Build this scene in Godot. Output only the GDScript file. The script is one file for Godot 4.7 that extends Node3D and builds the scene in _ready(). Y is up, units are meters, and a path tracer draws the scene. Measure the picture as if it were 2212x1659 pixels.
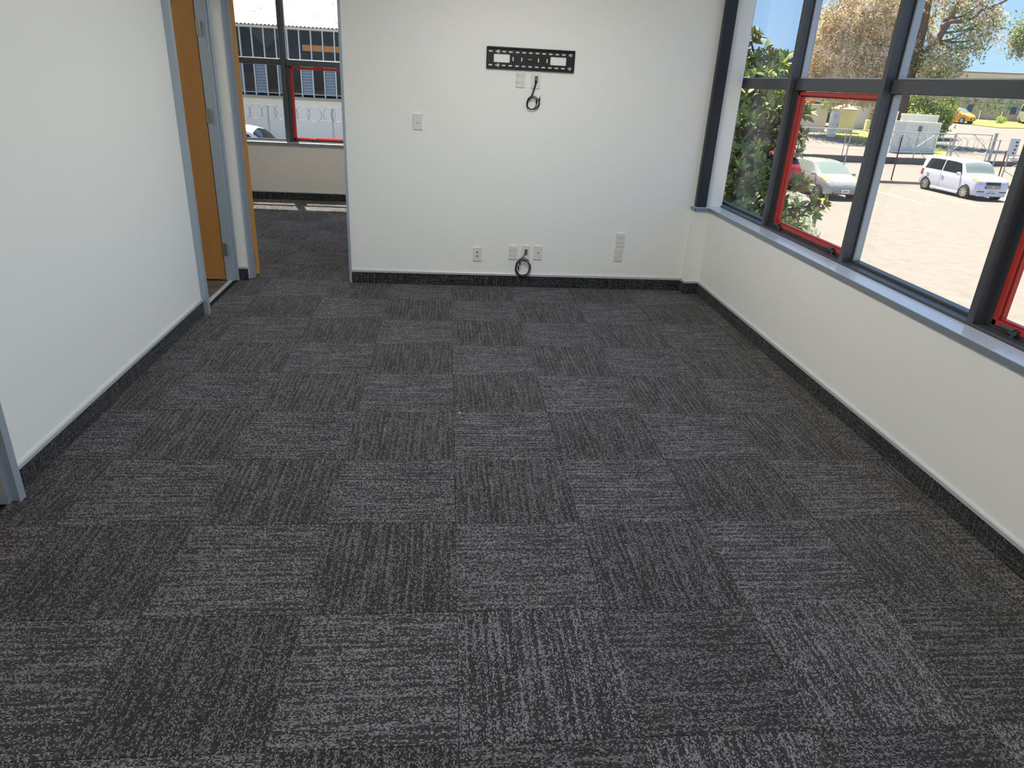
extends Node3D

# An empty office: grey carpet tiles in quarter turn, white walls, ribbon window over a car park.

const GX := 0.573576   # direction in which the ground outside rises
const GZ := -0.819152
var rng := RandomNumberGenerator.new()
var used := {}
var mats := {}

# ------------------------------------------------------------------ mesh builder
class MB:
	var v := PackedVector3Array()
	var n := PackedVector3Array()
	var t := PackedVector2Array()
	var ix := PackedInt32Array()
	var xf := Transform3D()

	func quad(a: Vector3, b: Vector3, c: Vector3, d: Vector3, uvs := []) -> void:
		# corners counter-clockwise seen from outside
		a = xf * a; b = xf * b; c = xf * c; d = xf * d
		var nn := (b - a).cross(c - a)
		if nn.length_squared() < 1e-16:
			nn = (c - a).cross(d - a)
		if nn.length_squared() < 1e-18:
			return
		nn = nn.normalized()
		var k := v.size()
		v.append_array([a, b, c, d])
		n.append_array([nn, nn, nn, nn])
		if uvs.size() == 4:
			t.append_array(uvs)
		else:
			for p in [a, b, c, d]:
				if absf(nn.y) > 0.7: t.append(Vector2(p.x, p.z))
				elif absf(nn.x) > 0.7: t.append(Vector2(p.z, -p.y))
				else: t.append(Vector2(p.x, -p.y))
		ix.append_array([k, k + 2, k + 1, k, k + 3, k + 2])

	func qo(a: Vector3, b: Vector3, c: Vector3, d: Vector3, o: Vector3) -> void:
		var nn := (b - a).cross(c - a)
		if nn.length_squared() < 1e-16:
			nn = (c - a).cross(d - a)
		if nn.dot((a + b + c + d) * 0.25 - o) < 0.0:
			quad(a, d, c, b)
		else:
			quad(a, b, c, d)

	func box(mn: Vector3, mx: Vector3, bev := 0.0) -> void:
		var c := (mn + mx) * 0.5
		var h := (mx - mn) * 0.5
		if bev <= 0.0:
			for k in 3:
				for s in [-1.0, 1.0]:
					var p := []
					for e in [[-1, -1], [1, -1], [1, 1], [-1, 1]]:
						var q := Vector3()
						q[k] = s * h[k]
						q[(k + 1) % 3] = e[0] * h[(k + 1) % 3]
						q[(k + 2) % 3] = e[1] * h[(k + 2) % 3]
						p.append(c + q)
					qo(p[0], p[1], p[2], p[3], c)
			return
		var b := minf(bev, minf(h.x, minf(h.y, h.z)) * 0.9)
		var g := h - Vector3(b, b, b)
		for k in 3:
			var i := (k + 1) % 3
			var j := (k + 2) % 3
			for s in [-1.0, 1.0]:
				var p := []
				for e in [[-1, -1], [1, -1], [1, 1], [-1, 1]]:
					var q := Vector3()
					q[k] = s * h[k]
					q[i] = e[0] * g[i]
					q[j] = e[1] * g[j]
					p.append(c + q)
				qo(p[0], p[1], p[2], p[3], c)
			for si in [-1.0, 1.0]:
				for sj in [-1.0, 1.0]:
					var p := []
					for e in [[0, -1], [0, 1], [1, 1], [1, -1]]:
						var q := Vector3()
						q[k] = e[1] * g[k]
						q[i] = si * (h[i] if e[0] == 0 else g[i])
						q[j] = sj * (g[j] if e[0] == 0 else h[j])
						p.append(c + q)
					qo(p[0], p[1], p[2], p[3], c)
		for sx in [-1.0, 1.0]:
			for sy in [-1.0, 1.0]:
				for sz in [-1.0, 1.0]:
					var a := c + Vector3(sx * h.x, sy * g.y, sz * g.z)
					var d := c + Vector3(sx * g.x, sy * h.y, sz * g.z)
					var e := c + Vector3(sx * g.x, sy * g.y, sz * h.z)
					qo(a, d, e, e, c)

	func bar(p: Vector3, q: Vector3, w: float, h: float, bev := 0.0) -> void:
		# a box along p-q, w wide, h high
		var keep := xf
		var z := (q - p).normalized()
		var up := Vector3.UP if absf(z.y) < 0.95 else Vector3.RIGHT
		var x := up.cross(z).normalized()
		xf = keep * Transform3D(Basis(x, z.cross(x), z), (p + q) * 0.5)
		var l := p.distance_to(q) * 0.5
		box(Vector3(-w * 0.5, -h * 0.5, -l), Vector3(w * 0.5, h * 0.5, l), bev)
		xf = keep

	func grid(rows: Array, flip := false, wrap := false, nu := 1.0, nv := 1.0) -> void:
		# smooth surface through rows of points
		var k := v.size()
		var m: int = rows[0].size()
		var pts := PackedVector3Array()
		for r in rows:
			for p in r: pts.append(xf * p)
		var acc := PackedVector3Array()
		acc.resize(pts.size())
		var last := m if wrap else m - 1
		for r in rows.size() - 1:
			for c in last:
				var a := r * m + c
				var b := r * m + (c + 1) % m
				var d := (r + 1) * m + c
				var e := (r + 1) * m + (c + 1) % m
				var nn := (pts[b] - pts[a]).cross(pts[d] - pts[a]) + (pts[e] - pts[b]).cross(pts[d] - pts[b])
				if flip: nn = -nn
				for i in [a, b, d, e]: acc[i] += nn
				if flip:
					ix.append_array([k + a, k + b, k + d, k + b, k + e, k + d])
				else:
					ix.append_array([k + a, k + d, k + b, k + b, k + d, k + e])
		for i in pts.size():
			v.append(pts[i])
			n.append(acc[i].normalized() if acc[i].length_squared() > 1e-20 else Vector3.UP)
			t.append(Vector2(float(i % m) / maxf(1, m - 1) * nu, float(i / m) / maxf(1, rows.size() - 1) * nv))

	func tube(path: Array, r, seg := 8, caps := true, closed := false) -> void:
		var rows := []
		var np := path.size()
		var x := Vector3.ZERO
		for i in np:
			var f: Vector3
			if closed: f = path[(i + 1) % np] - path[(i + np - 1) % np]
			else: f = path[mini(i + 1, np - 1)] - path[maxi(i - 1, 0)]
			f = f.normalized()
			if x == Vector3.ZERO:
				x = f.cross(Vector3.UP if absf(f.y) < 0.9 else Vector3.RIGHT).normalized()
			x = (x - f * x.dot(f)).normalized()
			var y := f.cross(x)
			var rr: float = r[i] if r is Array else r
			var row := []
			for s in seg:
				var a := TAU * s / seg
				row.append(path[i] + (x * cos(a) + y * sin(a)) * rr)
			rows.append(row)
		if closed: rows.append(rows[0])
		grid(rows, false, true)
		if caps and not closed:
			for e in [0, np - 1]:
				var row: Array = rows[e]
				var f: Vector3 = path[0] - path[1] if e == 0 else path[np - 1] - path[np - 2]
				for s in range(1, seg - 1, 1):
					qo(row[0], row[s], row[s + 1], row[s + 1], path[e] - f.normalized())

	func lathe(prof: Array, seg := 16) -> void:
		# profile of Vector2(radius, height), outside to the right going up, round local y
		for i in prof.size() - 1:
			var a: Vector2 = prof[i]
			var b: Vector2 = prof[i + 1]
			var k := v.size()
			var nr := Vector2(b.y - a.y, a.x - b.x).normalized()
			for s in seg + 1:
				var an := TAU * s / seg
				var d := Vector3(cos(an), 0, -sin(an))
				v.append(xf * (d * a.x + Vector3.UP * a.y)); v.append(xf * (d * b.x + Vector3.UP * b.y))
				var nn := (xf.basis * (d * nr.x + Vector3.UP * nr.y)).normalized()
				n.append(nn); n.append(nn)
				t.append(Vector2(float(s) / seg, 0)); t.append(Vector2(float(s) / seg, 1))
			for s in seg:
				var q := k + s * 2
				ix.append_array([q, q + 1, q + 2, q + 1, q + 3, q + 2])

	func extrude(poly: PackedVector2Array, z0: float, z1: float) -> void:
		if Geometry2D.is_polygon_clockwise(poly):
			poly = poly.duplicate(); poly.reverse()
		var idx := Geometry2D.triangulate_polygon(poly)
		for i in range(0, idx.size(), 3):
			var a := poly[idx[i]]; var b := poly[idx[i + 1]]; var c := poly[idx[i + 2]]
			if (b - a).cross(c - a) < 0:
				var w := b; b = c; c = w
			quad(Vector3(a.x, a.y, z1), Vector3(b.x, b.y, z1), Vector3(c.x, c.y, z1), Vector3(c.x, c.y, z1))
			quad(Vector3(a.x, a.y, z0), Vector3(c.x, c.y, z0), Vector3(b.x, b.y, z0), Vector3(b.x, b.y, z0))
		for i in poly.size():
			var a := poly[i]; var b := poly[(i + 1) % poly.size()]
			quad(Vector3(a.x, a.y, z0), Vector3(b.x, b.y, z0), Vector3(b.x, b.y, z1), Vector3(a.x, a.y, z1))

	func mesh() -> ArrayMesh:
		var arr := []
		arr.resize(Mesh.ARRAY_MAX)
		arr[Mesh.ARRAY_VERTEX] = v
		arr[Mesh.ARRAY_NORMAL] = n
		arr[Mesh.ARRAY_TEX_UV] = t
		arr[Mesh.ARRAY_INDEX] = ix
		var m := ArrayMesh.new()
		m.add_surface_from_arrays(Mesh.PRIMITIVE_TRIANGLES, arr)
		return m

func V(x: float, y: float, z: float) -> Vector3:
	return Vector3(x, y, z)

func bxm(mn: Vector3, mx: Vector3, bev := 0.0) -> MB:
	var m := MB.new()
	m.box(mn, mx, bev)
	return m

# ------------------------------------------------------------------ naming
func numbered(called: String) -> String:
	var k: int = used.get(called, 0)
	used[called] = k + 1
	return called if k == 0 else "%s_%03d" % [called, k]

func tag(o: Node, label: String, category: String, group := "", kind := "") -> Node:
	o.set_meta("label", label)
	o.set_meta("category", category)
	if group: o.set_meta("group", group)
	if kind: o.set_meta("kind", kind)
	return o

func thing(called: String, label: String, category: String, at := Vector3.ZERO, turn := 0.0, group := "", kind := "") -> Node3D:
	var o := Node3D.new()
	o.name = numbered(called)
	o.position = at
	o.rotation.y = turn
	add_child(o, true)
	tag(o, label, category, group, kind)
	return o

func part(called: String, mb, mat: Material, parent: Node3D, at := Vector3.ZERO, label := "") -> MeshInstance3D:
	# a part whose mesh is in the parent's own axes, moved by at
	var o := MeshInstance3D.new()
	o.mesh = mb.mesh() if mb is MB else mb
	o.material_override = mat
	o.position = at
	var kk := parent.get_meta("kids", {}) as Dictionary
	var c: int = kk.get(called, 0)
	kk[called] = c + 1
	parent.set_meta("kids", kk)
	o.name = called if c == 0 else "%s_%03d" % [called, c]
	parent.add_child(o, true)
	if label: o.set_meta("label", label)
	return o

func wpart(called: String, mb: MB, mat: Material, parent: Node3D, label := "") -> MeshInstance3D:
	# a part whose mesh is in world axes (the parent is not turned)
	var g := parent.position
	if parent.get_parent() != self: g += (parent.get_parent() as Node3D).position
	return part(called, mb, mat, parent, -g, label)

func single(called: String, mb, mat: Material, label: String, category: String, at := Vector3.ZERO, group := "", kind := "") -> MeshInstance3D:
	# a top-level thing of one mesh; a world-axes MB is re-centred on its base
	var o := MeshInstance3D.new()
	if mb is MB and at == Vector3.ZERO:
		var lo := V(1e9, 1e9, 1e9); var hi := -lo
		for p in mb.v:
			lo = lo.min(p); hi = hi.max(p)
		at = V((lo.x + hi.x) * 0.5, lo.y, (lo.z + hi.z) * 0.5)
		for i in mb.v.size(): mb.v[i] -= at
	o.mesh = mb.mesh() if mb is MB else mb
	o.material_override = mat
	o.name = numbered(called)
	o.position = at
	add_child(o, true)
	tag(o, label, category, group, kind)
	return o

func struct(called: String, mb: MB, mat: Material, label: String, category: String) -> MeshInstance3D:
	return single(called, mb, mat, label, category, Vector3.ZERO, "", "structure")

# ------------------------------------------------------------------ materials
func mat(key: String, col: Color, rough := 0.6, metal := 0.0, spec := 0.5) -> StandardMaterial3D:
	if mats.has(key): return mats[key]
	var m := StandardMaterial3D.new()
	m.resource_name = key
	m.albedo_color = col
	m.roughness = rough
	m.metallic = metal
	m.metallic_specular = spec
	mats[key] = m
	return m

func noise_tex(freq: float, seed_: int, lo: Color, hi: Color, size := 256, oct := 4, normal := false) -> NoiseTexture2D:
	var f := FastNoiseLite.new()
	f.seed = seed_
	f.frequency = freq
	f.fractal_octaves = oct
	var x := NoiseTexture2D.new()
	x.width = size; x.height = size
	x.seamless = true
	x.noise = f
	if normal:
		x.as_normal_map = true
		x.bump_strength = 3.0
	else:
		var g := Gradient.new()
		g.set_color(0, lo); g.set_color(1, hi)
		x.color_ramp = g
	return x

func tri(m: StandardMaterial3D, tex: Texture2D, scale: float, nrm: Texture2D = null, ns := 0.3) -> StandardMaterial3D:
	m.uv1_triplanar = true
	m.uv1_world_triplanar = true
	m.uv1_scale = Vector3.ONE * scale
	if tex: m.albedo_texture = tex
	if nrm:
		m.normal_enabled = true
		m.normal_texture = nrm
		m.normal_scale = ns
	return m

func glass(key: String, a: float, col := Color(0.1, 0.12, 0.13)) -> StandardMaterial3D:
	var m := mat(key, Color(col.r, col.g, col.b, a), 0.02)
	m.transparency = BaseMaterial3D.TRANSPARENCY_ALPHA
	m.metallic_specular = 0.36
	return m

func make_materials() -> void:
	var wall := mat("wall_paint", Color(0.94, 0.947, 0.932), 0.55)
	tri(wall, null, 9.0, noise_tex(0.06, 3, Color.BLACK, Color.WHITE, 256, 3, true), 0.06)
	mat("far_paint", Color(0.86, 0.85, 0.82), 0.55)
	mat("ceiling_paint", Color(0.93, 0.93, 0.92), 0.8)
	mat("trim_alu", Color(0.76, 0.79, 0.81), 0.38, 0.2)
	mat("frame_alu", Color(0.66, 0.71, 0.755), 0.38, 0.25)
	mat("dark_alu", Color(0.30, 0.315, 0.335), 0.36, 0.2)
	mat("black_steel", Color(0.15, 0.17, 0.20), 0.4, 0.1)
	mat("red_sash", Color(0.68, 0.18, 0.16), 0.3)
	mat("sill_paint", Color(0.80, 0.835, 0.865), 0.2, 0.05)
	mat("sill_nosing", Color(0.52, 0.57, 0.62), 0.35, 0.2)
	mat("white_plastic", Color(0.88, 0.88, 0.86), 0.3)
	mat("slot_dark", Color(0.10, 0.10, 0.10), 0.6)
	mat("bracket_black", Color(0.075, 0.085, 0.10), 0.42, 0.2)
	mat("cable_black", Color(0.025, 0.03, 0.035), 0.38)
	mat("chrome", Color(0.80, 0.80, 0.79), 0.2, 0.9)
	mat("steel", Color(0.62, 0.62, 0.60), 0.35, 0.7)
	mat("vial_green", Color(0.35, 0.85, 0.10), 0.15)
	mat("brush_grey", Color(0.42, 0.42, 0.42), 0.7)
	var wood := mat("door_ply", Color(1, 1, 1), 0.38)
	wood.albedo_texture = wood_tex()
	wood.uv1_triplanar = true
	wood.uv1_scale = V(0.9, 0.5, 0.9)
	mat("door_edge", Color(0.80, 0.58, 0.29), 0.4)
	var conc := mat("concrete", Color(1, 1, 1), 0.75)
	tri(conc, noise_tex(0.02, 8, Color(0.30, 0.28, 0.25), Color(0.46, 0.44, 0.40)), 0.8)
	mat("slab", Color(0.04, 0.04, 0.045), 0.9)
	glass("pane_clear", 0.05)
	glass("pane_tint", 0.11, Color(0.02, 0.03, 0.035))
	glass("pane_ext", 0.12, Color(0.03, 0.04, 0.045))
	for k in 3: carpet_mats.append(carpet_material(k, 1.0))
	for k in 3: carpet_mats.append(carpet_material(k, 0.885))  # darker copy picked by stripe direction: light on the pile put into colour
	for k in 3: carpet_mats.append(carpet_material(k, 0.74))  # darkest copy for skirting: shade on the upright face put into colour

var carpet_mats := []

func wood_tex() -> ImageTexture:
	var f := FastNoiseLite.new()
	f.seed = 12
	f.frequency = 0.012
	var g := FastNoiseLite.new()
	g.seed = 13
	g.frequency = 0.05
	var im := Image.create(256, 512, false, Image.FORMAT_RGB8)
	for y in 512:
		for x in 256:
			var w := f.get_noise_2d(x * 1.6, y * 0.14)
			var line := g.get_noise_2d(x * 5.0, y * 0.25)
			var k := clampf(0.5 + w * 0.35 + line * 0.18, 0, 1)
			im.set_pixel(x, y, Color(0.64, 0.44, 0.23).lerp(Color(0.72, 0.52, 0.29), k))
	return ImageTexture.create_from_image(im)

var carpet_tex := {}

func carpet_material(k: int, tone: float) -> StandardMaterial3D:
	# loop pile: ribs along v, each loop of dark or pale yarn, the pale ones gathered in streaks
	var m := mat("carpet_%d_%d" % [k, int(tone * 100)], Color(tone, tone, tone), 0.95, 0.0, 0.35)
	m.heightmap_enabled = true
	m.heightmap_scale = 0.30
	m.rim_enabled = true
	m.rim = 0.2
	if carpet_tex.has(k):
		m.albedo_texture = carpet_tex[k][0]
		m.heightmap_texture = carpet_tex[k][1]
		return m
	var N := 512
	var ribs := 118
	var loops := 96
	var r := RandomNumberGenerator.new()
	r.seed = 100 + k
	var f := FastNoiseLite.new()
	f.seed = 40 + k
	f.frequency = 0.09
	f.fractal_octaves = 2
	var f2 := FastNoiseLite.new()
	f2.seed = 60 + k
	f2.frequency = 0.02
	var cell := []
	for i in ribs:
		var row := PackedFloat32Array()
		for j in loops + 1:
			var s := f.get_noise_2d(i * 2.2, j * 0.16) * 1.25 + f2.get_noise_2d(i * 0.6, j * 0.6) * 0.4
			s += 0.42 * sin(TAU * i / 5.9 + 3.2 * f2.get_noise_2d(i * 0.5 + 300.0, j * 0.55))
			var p := clampf(0.47 + s * 0.40, 0.08, 0.90)
			var lit := r.randf() < p
			row.append((0.45 + 0.55 * r.randf()) if lit else 0.30 * r.randf())
		cell.append(row)
	var alb := PackedByteArray(); alb.resize(N * N * 3)
	var hgt := PackedByteArray(); hgt.resize(N * N)
	var o := 0
	var dark := V(0.125, 0.125, 0.137)
	var pale := V(0.70, 0.695, 0.71)
	for y in N:
		for x in N:
			var fx := float(x) / N * ribs
			var i := int(fx)
			var fy := float(y) / N * loops + (0.5 if i % 2 == 1 else 0.0)
			var j := int(fy)
			var dx := (fx - i) * 2.0 - 1.0
			var dy := (fy - j) * 2.0 - 1.0
			dy += dx * (0.35 if i % 2 == 0 else -0.35)
			var h := clampf(1.0 - dx * dx * 0.85 - dy * dy * 0.6, 0.0, 1.0)
			var w: float = cell[i][j]
			var c := dark.lerp(pale, w) if h > 0.34 else dark * 0.55
			alb[o * 3] = int(c.x * 255.0); alb[o * 3 + 1] = int(c.y * 255.0); alb[o * 3 + 2] = int(c.z * 255.0)
			hgt[o] = int(h * 255.0)
			o += 1
	carpet_tex[k] = [ImageTexture.create_from_image(Image.create_from_data(N, N, false, Image.FORMAT_RGB8, alb)), ImageTexture.create_from_image(Image.create_from_data(N, N, false, Image.FORMAT_L8, hgt))]
	m.albedo_texture = carpet_tex[k][0]
	m.heightmap_texture = carpet_tex[k][1]
	return m

# ------------------------------------------------------------------ set-up
func _ready() -> void:
	rng.seed = 7
	var cam := Camera3D.new()
	cam.name = "camera"
	cam.position = V(-0.0483, 1.6161, 2.2956)
	cam.rotation = V(-0.4130, -0.1059, 0.0534)
	cam.fov = 58.05
	cam.near = 0.05
	cam.far = 600.0
	cam.current = true
	add_child(cam)

	var env := Environment.new()
	var sky := Sky.new()
	var sm := ProceduralSkyMaterial.new()
	sm.sky_top_color = Color(0.37, 0.53, 0.76)
	sm.sky_horizon_color = Color(0.60, 0.73, 0.84)
	sm.sky_curve = 0.22
	sm.sky_energy_multiplier = 1.0
	sm.ground_bottom_color = Color(0.45, 0.44, 0.42)
	sm.ground_horizon_color = Color(0.62, 0.64, 0.66)
	sm.sun_angle_max = 20.0
	sky.sky_material = sm
	env.background_mode = Environment.BG_SKY
	env.sky = sky
	env.background_energy_multiplier = 1.7
	env.tonemap_mode = Environment.TONE_MAPPER_LINEAR
	env.tonemap_exposure = 1.12
	env.sdfgi_enabled = true
	env.ssao_enabled = true
	env.ssil_enabled = true
	var we := WorldEnvironment.new()
	we.name = "world_environment"
	we.environment = env
	add_child(we)

	var sun := DirectionalLight3D.new()
	sun.name = "sun"
	sun.light_color = Color(1.0, 0.955, 0.88)
	sun.light_energy = 6.0
	sun.light_angular_distance = 0.53
	sun.shadow_enabled = true
	sun.sky_mode = DirectionalLight3D.SKY_MODE_LIGHT_ONLY
	add_child(sun)
	sun.look_at_from_position(Vector3.ZERO, V(0.313, -2.79, 1.0), Vector3.FORWARD)

	make_materials()
	added_ceiling_lamps()
	room_shell()
	carpets()
	skirtings()
	doors()
	windows()
	wall_fittings()
	outside()

func added_ceiling_lamp(at: Vector3, sx: float, sz: float, energy: float, label: String) -> void:
	var lm := mat("added_lamp_diffuser", Color(0.95, 0.95, 0.93), 0.5)
	lm.emission_enabled = true
	lm.emission = Color(1.0, 0.985, 0.955)
	lm.emission_energy_multiplier = 1.2
	var o := thing("added_ceiling_lamp", label, "added lamp", at, 0.0, "added fill lamps out of view")
	part("housing", bxm(V(-sx * 0.5 - 0.03, -0.03, -sz * 0.5 - 0.03), V(sx * 0.5 + 0.03, 0, sz * 0.5 + 0.03), 0.006), mats.white_plastic, o)
	part("diffuser", bxm(V(-sx * 0.5, -0.04, -sz * 0.5), V(sx * 0.5, -0.028, sz * 0.5), 0.004), lm, o)
	var l := AreaLight3D.new()
	l.name = "added_lamp_light"
	l.area_size = Vector2(sx, sz)
	l.light_color = Color(1.0, 0.985, 0.955)
	l.light_energy = energy
	l.light_size = 0.3
	l.shadow_enabled = true
	l.area_range = 12.0
	l.area_attenuation = 2.0
	l.position = V(0, -0.05, 0)
	l.rotation.x = -PI / 2
	o.add_child(l)

func added_ceiling_lamps() -> void:  # lamps added out of view to brighten the rooms; no indoor source is known
	added_ceiling_lamp(V(0.4, 2.7, -1.5), 0.6, 1.2, 3.5, "added fill lamp on the unseen ceiling over the back half of the main room")
	added_ceiling_lamp(V(0.4, 2.7, 1.9), 0.6, 1.2, 3.5, "added fill lamp on the unseen ceiling over the front half of the main room")
	added_ceiling_lamp(V(-1.2, 2.7, -5.6), 0.6, 1.2, 2.6, "added fill lamp on the unseen ceiling in the far room beyond the doorway")
	added_ceiling_lamp(V(-3.0, 2.7, -2.4), 0.6, 0.6, 0.7, "added fill lamp on the unseen ceiling in the side room behind the left door")

# ------------------------------------------------------------------ shell
func room_shell() -> void:
	var w: Material = mats.wall_paint
	# left wall: solid piece between the two doors, heads over the doors, and the piece behind the camera
	var m := MB.new()
	m.box(V(-1.85, 0, -2.556), V(-1.75, 2.8, -0.186))
	m.box(V(-1.85, 2.1, -3.45), V(-1.75, 2.8, -2.556))
	m.box(V(-1.85, 2.1, -0.186), V(-1.75, 2.8, 0.74))
	m.box(V(-1.85, 0, 0.74), V(-1.75, 2.8, 4.6))
	struct("wall_left", m, w, "smooth white wall on the left between two grey door frames", "wall")
	m = MB.new()
	m.box(V(-3.6, 0, -3.55), V(-1.676, 2.8, -3.455))
	m.box(V(-1.676, 2.13, -3.55), V(-0.83, 2.8, -3.455))
	m.box(V(-0.83, 0, -3.55), V(2.25, 2.8, -3.45))
	struct("wall_back", m, w, "white back wall carrying the black screen bracket and the sockets", "wall")
	m = MB.new()
	m.box(V(2.12, -2.3, -3.735), V(2.36, 0.705, 4.6))
	m.box(V(2.12, 2.68, -3.735), V(2.36, 2.95, 4.6))
	m.box(V(2.10, 0.705, -3.80), V(2.19, 2.95, -3.53))
	m.box(V(2.10, -2.3, -7.65), V(2.36, 2.95, -3.735))
	struct("wall_right", m, w, "white wall under the long window on the right", "wall")
	m = MB.new()
	m.box(V(1.995, 0, -3.46), V(2.13, 0.705, -3.36), 0.004)
	struct("pilaster", m, w, "short white boxed pilaster in the far right corner under the sill", "pilaster")
	m = MB.new()
	m.box(V(2.012, 0.73, -3.52), V(2.10, 2.8, -3.40), 0.004)
	struct("column", m, mats.black_steel, "dark steel column standing on the sill in the far right corner", "column")
	m = MB.new()
	m.box(V(-1.85, 0, 4.5), V(2.36, 2.8, 4.6))
	struct("wall_front", m, w, "white wall behind the camera", "wall")
	m = MB.new()
	m.box(V(-4.0, 2.7, -7.65), V(2.36, 2.95, 4.6))
	struct("ceiling", m, mats.ceiling_paint, "flat white ceiling over the rooms", "ceiling")
	# far room
	m = MB.new()
	m.box(V(-3.7, -2.3, -7.62), V(2.2, 0.705, -7.45))
	m.box(V(-3.7, 2.66, -7.62), V(2.2, 2.95, -7.45))
	struct("wall_far", m, mats.far_paint, "pale wall under the window of the far room", "wall")
	m = MB.new()
	m.box(V(-3.75, 0, -7.6), V(-3.6, 2.8, -3.5))
	struct("wall_far_left", m, mats.far_paint, "left wall of the far room behind the open door", "wall")
	# side room
	m = MB.new()
	m.box(V(-4.0, 0, -3.5), V(-3.6, 2.8, -0.9))
	m.box(V(-3.6, 0, -1.0), V(-1.85, 2.8, -0.9))
	m.box(V(-3.6, 0, 1.9), V(-1.85, 2.8, 2.0))
	m.box(V(-3.7, 0, -0.9), V(-3.6, 2.8, 1.9))
	struct("wall_side", m, w, "walls of the small side rooms behind the left doors", "wall")
	m = MB.new()
	m.box(V(-3.7, -0.25, -3.45), V(-1.80, -0.004, 1.9))
	struct("floor_side", m, mats.concrete, "bare grey concrete floor of the side room behind the wooden door", "floor")

func tile_mb(x0: float, x1: float, z0: float, z1: float, ox: float, oz: float, along_x: bool, y0 := 0.0, face := 0) -> MB:
	# carpet piece; face 0 lies on the floor; the pile pattern starts at the corner (ox, oz)
	var m := MB.new()
	var g := 0.0005
	var b := 0.0014
	var p := [V(x0 + g, y0, z1 - g), V(x1 - g, y0, z1 - g), V(x1 - g, y0, z0 + g), V(x0 + g, y0, z0 + g)]
	var c := [V(x0 + g + b, y0 + 0.0, z1 - g - b), V(x1 - g - b, y0, z1 - g - b), V(x1 - g - b, y0, z0 + g + b), V(x0 + g + b, y0, z0 + g + b)]
	var uv := func(q: Vector3) -> Vector2:
		var a := Vector2((q.x - ox) / 0.5, (q.z - oz) / 0.5)
		return Vector2(a.y, a.x) if along_x else a
	m.quad(c[0], c[1], c[2], c[3], [uv.call(c[0]), uv.call(c[1]), uv.call(c[2]), uv.call(c[3])])
	for k in 4:
		var a: Vector3 = p[k] - V(0, b, 0)
		var d: Vector3 = p[(k + 1) % 4] - V(0, b, 0)
		m.quad(a, d, c[(k + 1) % 4], c[k], [uv.call(a), uv.call(d), uv.call(c[(k + 1) % 4]), uv.call(c[k])])
		var lo := V(0, 0.007 - b, 0)
		m.quad(a - lo, d - lo, d, a, [uv.call(a), uv.call(d), uv.call(d), uv.call(a)])
	return m

func carpets() -> void:
	var m := MB.new()
	m.box(V(-1.80, -0.25, -3.50), V(2.2, -0.006, 4.55))
	var fl := struct("floor", m, mats.slab, "dark grey carpet tile floor of the main room, tiles laid quarter turn", "floor")
	lay(fl, -1.75, 2.12, -3.50, 4.5)
	m = MB.new()
	m.box(V(-3.65, -0.25, -7.5), V(2.2, -0.006, -3.50))
	fl = struct("floor", m, mats.slab, "dark grey carpet tile floor of the far room beyond the doorway", "floor")
	lay(fl, -3.6, 2.1, -7.45, -3.50)
	# aluminium strip at the side door
	struct("trim_1", bxm(V(-1.82, -0.003, -3.41), V(-1.785, 0.004, -2.576), 0.002), mats.trim_alu, "thin aluminium threshold strip at the wooden side door", "threshold")

func lay(fl: MeshInstance3D, xa: float, xb: float, za: float, zb: float) -> void:
	var shared := {}
	for i in range(int(floor(xa / 0.5)), int(ceil(xb / 0.5))):
		for j in range(int(floor(za / 0.5 + 0.001)), int(ceil(zb / 0.5 - 0.001))):
			var x0 := maxf(xa, i * 0.5); var x1 := minf(xb, i * 0.5 + 0.5)
			var z0 := maxf(za, j * 0.5); var z1 := minf(zb, j * 0.5 + 0.5)
			if x1 - x0 < 0.005 or z1 - z0 < 0.005: continue
			var ax := posmod(i + j, 2) == 0
			var full := x1 - x0 > 0.499 and z1 - z0 > 0.499
			var mesh: ArrayMesh
			var at := V(i * 0.5, 0, j * 0.5)
			if full:
				if not shared.has(ax): shared[ax] = tile_mb(0, 0.5, 0, 0.5, 0, 0, ax).mesh()
				mesh = shared[ax]
			else:
				mesh = tile_mb(x0 - at.x, x1 - at.x, z0 - at.z, z1 - at.z, 0, 0, ax).mesh()
			part("carpet_tile", mesh, carpet_mats[posmod(i * 7 + j * 5, 3) + (3 if ax == (j >= 1 and i >= 0) else 0)], fl, at - fl.position)

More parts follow.
